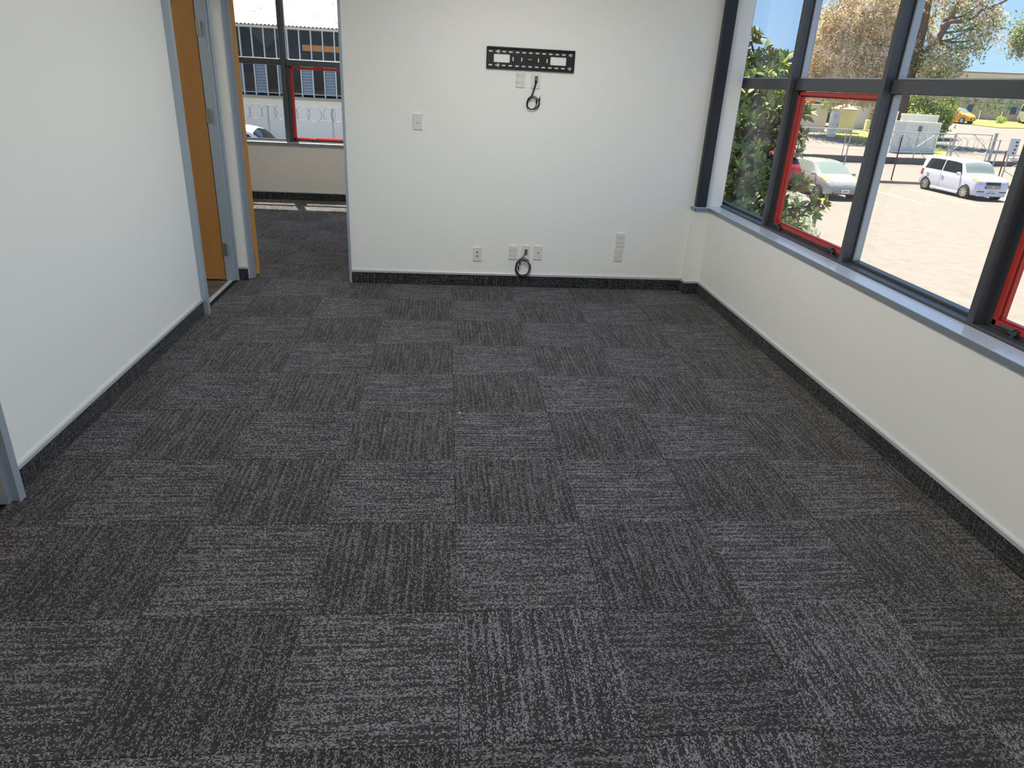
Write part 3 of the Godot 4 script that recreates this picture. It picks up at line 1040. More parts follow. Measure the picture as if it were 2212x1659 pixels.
	single("paper_crumb", m.mesh(), mats.white_plastic, "tiny white paper crumb lying on a carpet tile seam", "crumb", V(0.03, 0.0, -0.98))
	m = MB.new()
	m.extrude(PackedVector2Array([Vector2(-0.009, -0.003), Vector2(0.004, -0.006), Vector2(0.010, 0.002), Vector2(-0.002, 0.006)]), 0.0, 0.003)
	m.xf = Transform3D()
	var lc := single("leaf_scrap", m.mesh(), mat("scrap", Color(0.72, 0.45, 0.20), 0.7), "tiny orange-brown leaf scrap lying on the carpet", "leaf scrap", V(0.36, 0.0035, -1.25))
	lc.rotation.x = -PI / 2

# ------------------------------------------------------------------ outside
const MAGNOLIA := [[4.43, 1.65, -8.84, 0.50, 18], [4.72, 1.67, -8.50, 0.45, 16], [4.53, 1.10, -9.11, 0.55, 20], [4.79, 1.12, -8.56, 0.55, 20], [4.44, 0.50, -8.78, 0.60, 20], [4.72, 0.49, -8.69, 0.40, 18], [4.51, -0.09, -8.67, 0.60, 20], [4.70, 0.05, -8.45, 0.42, 18], [5.11, -0.07, -8.07, 0.35, 12], [4.60, 1.96, -8.76, 0.28, 9], [4.94, 2.03, -8.72, 0.24, 8], [4.41, 2.10, -9.05, 0.30, 9], [4.46, 2.33, -8.91, 0.13, 4], [5.15, 1.41, -8.30, 0.14, 4], [5.20, 1.08, -8.37, 0.14, 4], [5.10, 0.92, -8.26, 0.10, 3], [5.25, 0.41, -8.07, 0.13, 4], [5.38, 0.11, -7.84, 0.14, 4], [5.49, 0.15, -7.79, 0.06, 2], [4.75, 0.69, -9.62, 0.70, 24], [5.02, 1.42, -9.68, 0.70, 20], [4.72, -0.04, -9.44, 0.75, 22], [4.65, 0.3, -9.3, 0.55, 22], [4.7, 1.3, -9.3, 0.6, 20], [4.75, 0.85, -9.0, 0.45, 18], [4.6, -0.5, -8.9, 0.7, 22], [5.05, -0.5, -8.6, 0.5, 16], [5.02, -0.22, -8.2, 0.38, 15], [4.98, -0.6, -8.2, 0.42, 15], [4.86, 0.42, -8.55, 0.28, 13], [4.62, 0.2, -8.9, 0.4, 14]]
const BIGTREE := [[29.96, 6.61, -56.27, 2.20, 26], [31.07, 7.50, -54.47, 2.80, 34], [30.47, 4.35, -57.29, 2.00, 24], [31.39, 4.67, -54.51, 2.40, 30], [33.07, 6.68, -54.57, 2.20, 26], [33.66, 3.80, -54.41, 1.90, 24], [30.42, 10.63, -55.55, 3.00, 24], [33.24, 10.31, -54.03, 3.00, 22], [36.03, 10.27, -52.29, 3.00, 16], [35.86, 4.87, -53.58, 1.80, 18], [36.46, 4.23, -51.42, 1.80, 20], [37.99, 5.40, -51.51, 1.70, 8], [37.99, 6.76, -51.39, 1.80, 8], [37.22, 8.19, -53.00, 1.80, 12], [38.93, 6.33, -50.76, 1.40, 5], [36.47, 3.12, -51.45, 1.60, 18], [29.96, 3.02, -57.59, 1.50, 14], [32.11, 2.37, -56.48, 1.80, 20], [33.55, 2.30, -54.51, 1.60, 18], [34.89, 7.72, -54.55, 1.60, 14], [36.60, 6.88, -54.74, 1.60, 10], [38.05, 8.24, -51.19, 1.50, 9], [38.88, 7.36, -50.69, 0.90, 4]]
const BUSH := [[38.95, 1.14, -55.76, 1.35, 40], [40.2, 1.02, -55.91, 1.25, 40], [39.6, -0.05, -55.20, 1.05, 34], [40.9, 0.17, -56.20, 0.8, 22], [41.3, 1.25, -56.99, 0.9, 24], [38.27, 0.18, -55.07, 1.05, 28], [38.63, 1.81, -56.05, 1.0, 24], [40.7, 2.02, -56.69, 1.0, 26]]
const REDBUSH := [[40.21, 1.30, -66.83, 1.60, 34], [41.10, 1.23, -66.31, 1.60, 34], [40.37, 0.98, -69.05, 1.40, 28], [40.54, 0.59, -64.30, 1.20, 24]]
const RIGHTTREE := [[37.00, 5.92, -44.70, 1.00, 9], [37.02, 5.12, -44.75, 0.70, 7], [37.21, 6.59, -44.47, 1.30, 10], [36.76, 5.73, -44.91, 0.50, 3]]

func gy(x: float, z: float) -> float:
	var s := (x + 0.0483) * GX + (z - 2.2956) * GZ
	return -2.0 + 0.042 * maxf(0.0, s - 50.0)

func ground_patch(poly: Array, up: float, thick := 0.05) -> MB:
	# a flat patch that follows the ground: polygon of [x, z], cut into small triangles so that it bends with it
	var p := PackedVector2Array()
	for q in poly: p.append(Vector2(q[0], q[1]))
	if Geometry2D.is_polygon_clockwise(p): p.reverse()
	var m := MB.new()
	var lo := p[0]; var hi := p[0]
	for q in p:
		lo = lo.min(q); hi = hi.max(q)
	var step := 3.0
	var T := func(q: Vector2, h: float) -> Vector3: return V(q.x, gy(q.x, q.y) + h, q.y)
	var cx := int(ceil((hi.x - lo.x) / step)); var cz := int(ceil((hi.y - lo.y) / step))
	for i in cx:
		for j in cz:
			var c := lo + Vector2(i, j) * step
			var cell := PackedVector2Array([c, c + Vector2(step, 0), c + Vector2(step, step), c + Vector2(0, step)])
			for q in Geometry2D.intersect_polygons(p, cell):
				var idx := Geometry2D.triangulate_polygon(q)
				for k in range(0, idx.size(), 3):
					var a: Vector3 = T.call(q[idx[k]], up); var b: Vector3 = T.call(q[idx[k + 1]], up); var d: Vector3 = T.call(q[idx[k + 2]], up)
					if (b - a).cross(d - a).y < 0: m.quad(a, d, b, b)
					else: m.quad(a, b, d, d)
	for k in p.size():
		var a := p[k]; var b := p[(k + 1) % p.size()]
		var c := (lo + hi) * 0.5
		m.qo(T.call(a, up), T.call(b, up), T.call(b, up - thick), T.call(a, up - thick), V(c.x, gy(c.x, c.y), c.y))
	return m

func leaf_mesh(len_: float, wid: float, curl: float, top: Material, under: Material) -> ArrayMesh:
	# one broad leaf along +z: a cupped blade with an upper and an under face
	var am := ArrayMesh.new()
	for side in 2:
		var m := MB.new()
		var rows := []
		for i in 6:
			var f := i / 5.0
			var w := wid * pow(sin(PI * clampf(f * 0.94 + 0.03, 0, 1)), 0.8) * (1.0 if f < 0.6 else 1.0 - (f - 0.6) * 0.5)
			var row := []
			for k in 3:
				var e := k - 1.0
				row.append(V(e * w * 0.5, 0.18 * w * absf(e) - curl * f * f * len_ - 0.0015 * side, f * len_))
			rows.append(row)
		m.grid(rows, side == 0)
		var a := m.mesh()
		am.add_surface_from_arrays(Mesh.PRIMITIVE_TRIANGLES, a.surface_get_arrays(0))
		am.surface_set_material(side, top if side == 0 else under)
	return am

func magnolia() -> void:
	var up := mat("magnolia_green", Color(0.50, 0.59, 0.31), 0.26)
	up.backlight_enabled = true
	up.backlight = Color(0.52, 0.66, 0.16)
	var up2 := mat("magnolia_lime", Color(0.75, 0.78, 0.42), 0.3)
	up2.backlight_enabled = true
	up2.backlight = Color(0.76, 0.82, 0.22)
	var under := mat("magnolia_brown", Color(0.52, 0.46, 0.26), 0.7)
	var bark := mat("magnolia_bark", Color(0.36, 0.31, 0.26), 0.85)
	var o := thing("magnolia_tree", "broad-leaved magnolia tree with glossy leaves close outside the right window", "tree", V(4.8, -2.0, -8.9))
	var meshes := [leaf_mesh(0.165, 0.066, 0.12, up, under), leaf_mesh(0.14, 0.060, 0.30, up, under), leaf_mesh(0.15, 0.062, 0.18, up2, under), leaf_mesh(0.115, 0.05, 0.05, up2, under)]
	var all := []
	var wood := MB.new()
	var base := V(4.85, -2.0, -9.0)
	wood.tube([base, V(4.8, -1.0, -8.95), V(4.85, 0.0, -9.0), V(4.75, 1.0, -8.9), V(4.65, 2.0, -8.9)], [0.09, 0.075, 0.06, 0.045, 0.02], 8)
	for b in MAGNOLIA:
		var c := V(b[0], b[1], b[2])
		var root := V(lerpf(4.8, c.x, 0.1), clampf(c.y - 0.5, -1.8, 1.6), -8.95)
		wood.tube([root, root.lerp(c, 0.5) + V(0, 0.05, 0), c], [0.028, 0.02, 0.012], 6)
		for k in int(b[4] * 1.7):
			var d := V(rng.randfn(), rng.randfn() * 0.9 + 0.1, rng.randfn()).normalized()
			var q: Vector3 = c + d * (float(b[3]) * sqrt(rng.randf_range(0.25, 1.0)))
			wood.tube([c.lerp(q, 0.25), q], [0.007, 0.004], 4, false)
			var axis := (d + V(0, 0.75, 0)).normalized()
			var n := rng.randi_range(6, 9)
			var ph := rng.randf() * TAU
			for i in n:
				var an := ph + TAU * i / n * 1.62
				var x := axis.cross(V(0.3, 0.1, 0.9)).normalized()
				var y := axis.cross(x)
				var spread := rng.randf_range(0.35, 1.25)
				var dir := ((x * cos(an) + y * sin(an)) * sin(spread) + axis * cos(spread)).normalized()
				var side := axis.cross(dir).normalized()
				var nrm := dir.cross(side).normalized()
				if nrm.dot(axis) < 0: nrm = -nrm
				side = nrm.cross(dir).normalized()
				var s := rng.randf_range(0.7, 1.12)
				var kind := rng.randi_range(0, 3)
				if rng.randf() < 0.25: kind = rng.randi_range(0, 1)
				var T := Transform3D(Basis(side * s, nrm * s, dir * s), q + dir * 0.015)
				all.append([T, kind, T.origin.distance_to(V(-0.05, 1.6, 2.3)) + rng.randf() * 0.3])
	wpart("branches", wood, bark, o)
	all.sort_custom(func(a, b): return a[2] < b[2])
	var rest := [[], [], [], []]
	for i in all.size():
		var T: Transform3D = all[i][0]
		if i < 300:
			var l := part("leaf", meshes[all[i][1]], null, o)
			l.transform = Transform3D(T.basis, T.origin - o.position)
		else:
			rest[all[i][1]].append(T)
	for k in 4:
		scatter("foliage", meshes[k], null, rest[k], o)

func scatter(called: String, mesh: Mesh, m: Material, where: Array, parent: Node3D) -> void:
	var mm := MultiMesh.new()
	mm.transform_format = MultiMesh.TRANSFORM_3D
	mm.mesh = mesh
	mm.instance_count = where.size()
	for i in where.size():
		var T: Transform3D = where[i]
		mm.set_instance_transform(i, Transform3D(T.basis, T.origin - parent.position))
	var mi := MultiMeshInstance3D.new()
	mi.name = called
	mi.multimesh = mm
	if m: mi.material_override = m
	mi.set_meta("kind", "stuff")
	parent.add_child(mi, true)

func spray_mesh(n: int, size: float, r: float, droop: float, seed_: int) -> ArrayMesh:
	# a twig end: n small folded leaves round a point
	var g := RandomNumberGenerator.new()
	g.seed = seed_
	var m := MB.new()
	for i in n:
		var c := V(g.randfn(), g.randfn(), g.randfn()) * r * 0.5
		var d := (V(g.randfn(), g.randfn() - droop, g.randfn())).normalized()
		var s := d.cross(V(g.randfn(), g.randfn(), g.randfn()).normalized()).normalized()
		var l := size * g.randf_range(0.7, 1.3)
		var w := l * 0.28
		var nn := d.cross(s) * w * 0.3
		m.quad(c, c + d * l * 0.45 + s * w + nn, c + d * l, c + d * l * 0.45 - s * w + nn)
	return m.mesh()

func crown(o: Node3D, blobs: Array, leafmats: Array, size: float, per: int, sprays: float) -> void:
	var lists := []
	var ms := []
	for k in leafmats.size():
		lists.append([]); ms.append(spray_mesh(per, size, 0.34, 0.5, 70 + k))
	for b in blobs:
		for i in int(b[4] * sprays):
			var d := V(rng.randfn(), rng.randfn(), rng.randfn()).normalized()
			var q: Vector3 = V(b[0], b[1], b[2]) + d * V(1.0, 0.85, 1.0) * (float(b[3]) * pow(rng.randf(), 0.45))
			var B := Basis.from_euler(V(rng.randf() * 0.8, rng.randf() * TAU, rng.randf() * 0.8)) * rng.randf_range(0.8, 1.25)
			var k := rng.randi_range(0, leafmats.size() - 1)
			lists[k].append(Transform3D(B, q))
	for k in leafmats.size(): scatter("foliage", ms[k], leafmats[k], lists[k], o)

func leafy(key: String, c: Color, back := 0.5) -> StandardMaterial3D:
	var m := mat(key, c, 0.6)
	m.backlight_enabled = true
	m.backlight = Color(c.r * back * 1.7, c.g * back * 1.7, c.b * back * 1.5)
	return m

func trees() -> void:
	var tan1 := leafy("leaf_tan", Color(0.84, 0.76, 0.64))
	var tan2 := leafy("leaf_straw", Color(0.88, 0.81, 0.70))
	var olive := leafy("leaf_olive", Color(0.64, 0.61, 0.48))
	var green := leafy("leaf_green", Color(0.46, 0.55, 0.27))
	var lime := leafy("leaf_lime", Color(0.56, 0.64, 0.26))
	var dark := leafy("leaf_dark", Color(0.36, 0.44, 0.27))
	var red := leafy("leaf_red", Color(0.55, 0.22, 0.18))
	var bark := mat("tree_bark", Color(1, 1, 1), 0.9)
	tri(bark, noise_tex(0.05, 31, Color(0.36, 0.29, 0.25), Color(0.56, 0.47, 0.41)), 1.2)
	var o := thing("gum_tree", "tall tan-leaved tree with leaning limbs beyond the car park fence", "tree", V(35.5, gy(35.5, -53.3), -53.3))
	var m := MB.new()
	var t0 := o.position
	m.tube([t0 - V(0, 0.1, 0), V(35.46, 0.3, -53.33), V(35.36, 2.07, -53.4), V(35.40, 5.1, -53.27), V(35.40, 6.7, -53.15), V(35.24, 8.3, -53.1), V(35.0, 11.0, -53.2)], [0.62, 0.52, 0.46, 0.36, 0.28, 0.22, 0.08], 10)
	m.tube([V(35.4, 3.4, -53.3), V(35.7, 4.6, -53.13), V(36.32, 5.8, -52.6), V(36.58, 6.7, -52.4), V(36.7, 7.3, -52.2), V(36.9, 8.5, -52.0), V(37.1, 10.5, -52)], [0.30, 0.27, 0.25, 0.22, 0.18, 0.14, 0.05], 8)
	m.tube([V(36.30, 6.75, -52.4), V(36.6, 7.13, -51.9), V(37.1, 7.16, -51.36), V(37.64, 7.37, -50.96), V(37.85, 7.85, -50.76), V(38.37, 8.07, -50.36), V(38.9, 8.45, -49.95), V(39.6, 9.3, -49.6)], [0.18, 0.17, 0.15, 0.13, 0.12, 0.10, 0.08, 0.03], 7)
	for b in BIGTREE:
		var c := V(b[0], b[1], b[2])
		var r := V(35.4, clampf(c.y - 1.5, 2.4, 8.5), -53.25)
		if c.x > 36.2: r = V(36.45, clampf(c.y - 1.0, 5.8, 8.0), -52.5)
		m.tube([r, r.lerp(c, 0.5) + V(0, -0.25, 0), c], [0.11, 0.07, 0.03], 6)
		for k in 4:
			var d := V(rng.randfn(), rng.randfn(), rng.randfn()).normalized() * float(b[3])
			m.tube([c - d * 0.1, c + d * 0.5 + V(0, 0.1, 0), c + d * 0.95], [0.035, 0.025, 0.012], 4, false)
	wpart("trunk", m, bark, o)
	var mainb := []; var rightb := []
	for b in BIGTREE:
		if b[0] > 36.2 and b[1] > 4.5 or (b[0] > 35.7 and b[1] < 5.0): rightb.append(b)
		else: mainb.append(b)
	crown(o, mainb, [tan1, tan2, olive, tan1], 0.20, 16, 9.0)
	crown(o, rightb, [tan1, olive, green], 0.18, 14, 7.0)
	o = thing("green_bush", "rounded dense green bush behind the white slatted bin screen", "bush", V(40.0, gy(40.0, -55.8), -55.8))
	m = MB.new()
	m.tube([o.position, o.position + V(0, 2.4, 0)], [0.16, 0.06], 7)
	wpart("stem", m, bark, o)
	crown(o, BUSH, [green, lime, dark, dark], 0.17, 14, 8.0)
	o = thing("red_flowering_bush", "dull olive bush with reddish tips behind the concrete wall", "bush", V(40.6, gy(40.6, -66.5), -66.5))
	m = MB.new()
	m.tube([o.position, o.position + V(0, 2.4, 0)], [0.14, 0.06], 7)
	wpart("stem", m, bark, o)
	crown(o, REDBUSH, [olive, olive, dark, red], 0.17, 12, 8.0)
	o = thing("overhanging_tree", "sparse tree whose leaf sprays hang in at the right edge of the window", "tree", V(39.6, gy(39.6, -43.2), -43.2))
	m = MB.new()
	m.tube([o.position, V(39.6, 2.0, -43.2), V(39.0, 5.0, -43.6), V(37.4, 6.4, -44.4)], [0.25, 0.2, 0.14, 0.05], 8)
	for b in RIGHTTREE: m.tube([V(38.6, 5.4, -43.9), V(b[0], b[1], b[2])], [0.05, 0.02], 5)
	wpart("trunk", m, bark, o)
	crown(o, RIGHTTREE, [olive, dark, green], 0.16, 12, 7.0)
	o = thing("wall_creeper", "small pale green creeper spilling over the concrete wall beside the tank", "plant", V(32.6, gy(32.6, -59.85), -59.85))
	m = MB.new()
	m.tube([o.position, V(32.6, 0.9, -59.85)], 0.05, 6)
	wpart("stem", m, bark, o)
	crown(o, [[32.6, 0.95, -59.75, 0.45, 14], [32.9, 0.85, -60.3, 0.35, 10]], [lime, green], 0.14, 10, 3.0)
	o = thing("weed_clump", "small bright green weed clump on the verge in front of the mural fence", "plant", V(59.2, gy(59.2, -72.5), -72.5))
	m = MB.new()
	m.tube([o.position, o.position + V(0, 0.4, 0)], 0.04, 5)
	wpart("stem", m, bark, o)
	crown(o, [[59.2, o.position.y + 0.45, -72.5, 0.4, 12]], [lime], 0.16, 10, 3.0)

# ------------------------------------------------------------------ cars
class Shell:
	# a car body as a loft: stations [z, sill, belt, top, half width, half width of the roof], rear to front
	var st := []
	func at(u: float, v: float) -> Vector3:
		var i := clampi(int(floor(u)), 0, st.size() - 2)
		var f := u - i
		var s := []
		for k in 6:
			var a: float = st[maxi(i - 1, 0)][k]; var b: float = st[i][k]; var c: float = st[i + 1][k]; var d: float = st[mini(i + 2, st.size() - 1)][k]
			var m0 := (c - a) * 0.5; var m1 := (d - b) * 0.5
			if (c - b) * m0 <= 0.0: m0 = 0.0
			if (c - b) * m1 <= 0.0: m1 = 0.0
			m0 = clampf(m0, -absf(c - b) * 2.0, absf(c - b) * 2.0); m1 = clampf(m1, -absf(c - b) * 2.0, absf(c - b) * 2.0)
			s.append((2 * f * f * f - 3 * f * f + 1) * b + (f * f * f - 2 * f * f + f) * m0 + (-2 * f * f * f + 3 * f * f) * c + (f * f * f - f * f) * m1)
		var yb: float = s[1]; var be: float = s[2]; var tp: float = s[3]; var w: float = s[4]; var wt: float = s[5]
		var P := [Vector2(w * 0.88, yb), Vector2(w * 0.985, yb + 0.13 * (be - yb)), Vector2(w, lerpf(yb, be, 0.55)), Vector2(w * 0.975, be), Vector2(lerpf(w * 0.97, wt, 0.86), lerpf(be, tp, 0.86)), Vector2(wt * 0.82, tp - 0.06 * (tp - be)), Vector2(0, tp)]
		var j := clampi(int(floor(v)), 0, 5)
		var g := v - j
		var a2: Vector2 = P[maxi(j - 1, 0)]; var d2: Vector2 = P[mini(j + 2, 6)]
		if j == 5: d2 = Vector2(-P[5].x, P[5].y)
		var b2: Vector2 = P[j]; var c2: Vector2 = P[j + 1]
		var q := b2 * (2 * g * g * g - 3 * g * g + 1) + (c2 - a2) * 0.4 * (g * g * g - 2 * g * g + g) + c2 * (-2 * g * g * g + 3 * g * g) + (d2 - b2) * 0.4 * (g * g * g - g * g)
		return Vector3(q.x, q.y, s[0])
	func u_of(z: float) -> float:
		for i in st.size() - 1:
			if z <= st[i + 1][0]: return i + clampf((z - st[i][0]) / (st[i + 1][0] - st[i][0]), 0, 1)
		return st.size() - 1.0
	func out_at(u: float, v: float) -> Vector3:
		var n := (at(minf(u + 0.02, st.size() - 1), v) - at(maxf(u - 0.02, 0), v)).cross(at(u, minf(v + 0.03, 6)) - at(u, maxf(v - 0.03, 0)))
		n = n.normalized()
		var c := at(u, 6); c.y = 0.7
		if n.dot(at(u, v) - c) < 0: n = -n
		return n
	func body() -> MB:
		var m := MB.new()
		var rows := []
		var nu := (st.size() - 1) * 5
		for i in nu + 1:
			var u := i / 5.0
			var row := []
			for k in 25: row.append(at(u, k / 4.0))
			for k in range(23, -1, -1):
				var p := at(u, k / 4.0)
				row.append(Vector3(-p.x, p.y, p.z))
			rows.append(row)
		m.grid(rows, true)
		for e in [0, nu]:
			var r: Array = rows[e]
			var c := Vector3(0, 0.6, 0)
			for k in 24:
				m.qo(r[k], r[k + 1], r[47 - k], r[48 - k], c)
		# floor pan
		for i in nu:
			m.qo(rows[i][0], rows[i + 1][0], rows[i + 1][48], rows[i][48], Vector3(0, 2, 0))
		return m
	func patch(za0: float, za1: float, zb0: float, zb1: float, v0: float, v1: float, off: float, mirror: int, nu := 8, nv := 6) -> MB:
		# a raised panel between v0 (from za0 to za1) and v1 (from zb0 to zb1); mirror 0 = +x side, 1 = -x side, 2 = across the middle
		var m := MB.new()
		var rows := []
		for i in nu + 1:
			var row := []
			for k in nv + 1:
				var g := float(k) / nv
				var v := lerpf(v0, v1, g)
				var z := lerpf(lerpf(za0, za1, float(i) / nu), lerpf(zb0, zb1, float(i) / nu), g)
				var u := u_of(z)
				row.append(at(u, v) + out_at(u, v) * off)
			if mirror == 2:
				for k in range(nv - 1, -1, -1):
					var p: Vector3 = row[k]
					row.append(Vector3(-p.x, p.y, p.z))
			rows.append(row)
		if mirror == 1:
			for r in rows:
				for k in r.size(): r[k].x = -r[k].x
		m.grid(rows, mirror != 1)
		return m

func wheel(parent: Node3D, at: Vector3, r: float, out: float, spokes: int) -> void:
	var X := Transform3D(Basis(V(0, 0, 1), -PI / 2 * out), Vector3.ZERO)
	var m := MB.new()
	m.xf = X
	m.lathe([Vector2(r * 0.62, -0.17), Vector2(r * 0.94, -0.17), Vector2(r, -0.14), Vector2(r, -0.03), Vector2(r * 0.95, 0.0), Vector2(r * 0.68, 0.0)], 22)
	var w := part("wheel", m, mats.tyre, parent, at)
	m = MB.new()
	m.xf = X
	m.lathe([Vector2(r * 0.68, 0.0), Vector2(r * 0.66, -0.04), Vector2(0, -0.05)], 22)
	part("hub_well", m, mats.slot_dark, w)
	m = MB.new()
	m.xf = X
	m.lathe([Vector2(r * 0.70, -0.004), Vector2(r * 0.70, 0.006), Vector2(r * 0.62, 0.008), Vector2(r * 0.61, -0.02)], 22)
	m.lathe([Vector2(r * 0.16, -0.02), Vector2(r * 0.15, 0.004), Vector2(0, 0.008)], 12)
	for k in spokes:
		var a := TAU * k / spokes
		var d := V(cos(a), 0, sin(a)); var e := V(cos(a + 0.18), 0, sin(a + 0.18))
		m.bar(d * r * 0.13, e * r * 0.64, r * (1.5 / spokes), 0.018, 0.003)
	part("rim", m, mats.chrome, w, Vector3.ZERO, "silver spoked rim")

func plate(parent: Node3D, txt: String, at: Vector3, turn: float) -> void:
	var m := MB.new()
	m.xf = Transform3D(Basis(Vector3.UP, turn))
	m.box(V(-0.18, -0.062, -0.006), V(0.18, 0.062, 0.006), 0.003)
	var p := part("number_plate", m, mat("plate_white", Color(0.88, 0.88, 0.84), 0.4), parent, at)
	var tm := TextMesh.new()
	tm.text = txt
	var f := SystemFont.new()
	f.font_names = PackedStringArray(["Droid Sans"])
	f.font_weight = 700
	tm.font = f
	tm.font_size = 48
	tm.pixel_size = 0.0018
	tm.depth = 0.003
	var t := part("lettering", tm, mats.slot_dark, p, V(0, 0, 0.008).rotated(Vector3.UP, turn))
	t.rotation.y = turn

func car(called: String, label: String, cat: String, pos: Vector3, turn: float, st: Array, paint: Material, o: Dictionary) -> Node3D:
	var c := thing(called, label, cat, pos, turn, o.get("group", ""))
	var s := Shell.new()
	s.st = st
	c.scale = o.get("size", Vector3.ONE)
	part("body", s.body(), paint, c)
	var gl: Material = mats.car_glass
	var hz: float = o.header; var bz: float = o.base
	part("windscreen", s.patch(hz + 0.05, bz - 0.03, hz + 0.02, bz - 0.03, 4.12, 6.0, 0.006, 2, 8, 8), o.get("screen_glass", gl), c, Vector3.ZERO, "sloping windscreen")
	var rz: float = o.rear
	part("rear_window", s.patch(rz - o.get("rdrop", 0.2), rz - 0.02, rz - o.get("rdrop", 0.2), rz - 0.02, 4.1, 6.0, 0.006, 2, 8, 8), o.get("rear_glass", gl), c)
	var sg: Material = o.get("side_glass", gl)
	for k in 2:
		var mid: float = o.mid
		part("side_window", s.patch(o.side0, mid - 0.03, o.side0 + 0.16, mid - 0.03, 3.14, 3.92, 0.005, k), sg, c)
		part("side_window", s.patch(mid + 0.03, bz - 0.14, mid + 0.03, hz - 0.06, 3.14, 3.92, 0.005, k), sg, c)
		var sx := 1.0 if k == 0 else -1.0
		var zm: float = bz - 0.20
		var p := s.at(s.u_of(zm), 3.1)
		var m := MB.new()
		m.box(V(p.x - 0.03, p.y - 0.01, zm - 0.03), V(p.x + 0.07, p.y + 0.05, zm + 0.03), 0.015)
		m.box(V(p.x + 0.03, p.y - 0.02, zm - 0.06), V(p.x + 0.24, p.y + 0.14, zm + 0.05), 0.045)
		if k == 1:
			for i in m.v.size(): m.v[i].x = -m.v[i].x; m.n[i].x = -m.n[i].x
			for i in range(0, m.ix.size(), 3):
				var w := m.ix[i + 1]; m.ix[i + 1] = m.ix[i + 2]; m.ix[i + 2] = w
		part("mirror", m, paint, c)
		for q in [mid + 0.16, mid - 0.86]:
			if q < st[1][0] + 0.3: continue
			var e := s.at(s.u_of(q), 2.55)
			part("door_handle", bxm(V((e.x + 0.012) * sx - 0.014, e.y - 0.018, q - 0.09), V((e.x + 0.012) * sx + 0.014, e.y + 0.018, q + 0.09), 0.008), mats.get("handle_" + called, paint), c)
		for q in [mid, bz - 0.10, o.side0 - 0.02]:
			part("door_gap", s.patch(q - 0.006, q + 0.006, q - 0.006, q + 0.006, 0.7, 3.1, 0.002, k, 2, 8), mats.slot_dark, c)
		for ax in o.axles:
			var e := s.at(s.u_of(ax), 1.3)
			var arch := MB.new()
			arch.xf = Transform3D(Basis(V(0, 0, 1), -PI / 2 * sx), V((e.x + 0.004) * sx, o.wheel, ax))
			arch.lathe([Vector2(o.wheel * 1.13, -0.10), Vector2(o.wheel * 1.13, 0.0), Vector2(0.05, 0.0)], 26)
			part("wheel_arch", arch, mats.tyre, c)
			wheel(c, V((e.x + 0.022) * sx, o.wheel, ax), o.wheel, sx, o.get("spokes", 7))
		part("headlamp", s.patch(o.lamp[0], o.lamp[1], o.lamp[0] - o.lamp[4], o.lamp[1] - o.lamp[4], o.lamp[2], o.lamp[3], 0.006, k, 5, 5), mats.head_lens, c, Vector3.ZERO, "clear headlamp")
		part("tail_lamp", s.patch(st[0][0] + 0.03, st[0][0] + o.get("tail", 0.3), st[0][0] + 0.03, st[0][0] + o.get("tail", 0.3), 2.3, 3.05, 0.006, k, 5, 5), mats.tail_lens, c, Vector3.ZERO, "red tail lamp")
	var zf: float = st[st.size() - 1][0]; var zr: float = st[0][0]
	for g in o.get("grilles", []):
		var m := MB.new()
		m.box(V(g[0], g[1], zf - 0.10), V(g[2], g[3], zf + g[4]), 0.01)
		part("grille", m, mats.slot_dark, c)
		if g.size() > 5:
			for i in int(g[5]):
				var y := lerpf(g[1], g[3], (i + 0.5) / g[5])
				part("grille_bar", bxm(V(g[0] + 0.02, y - 0.012, zf + g[4] - 0.01), V(g[2] - 0.02, y + 0.012, zf + g[4] + 0.012), 0.004), mats.chrome, c)
	if o.has("front_plate"): plate(c, o.front_plate, V(0, o.plate_y, zf + 0.035), 0.0)
	if o.has("rear_plate"): plate(c, o.rear_plate, V(0, o.rear_plate_y, zr - 0.03), PI)
	for e in o.get("extras", []):
		part(e[0], bxm(e[1], e[2], e[3]), e[4], c)
	return c

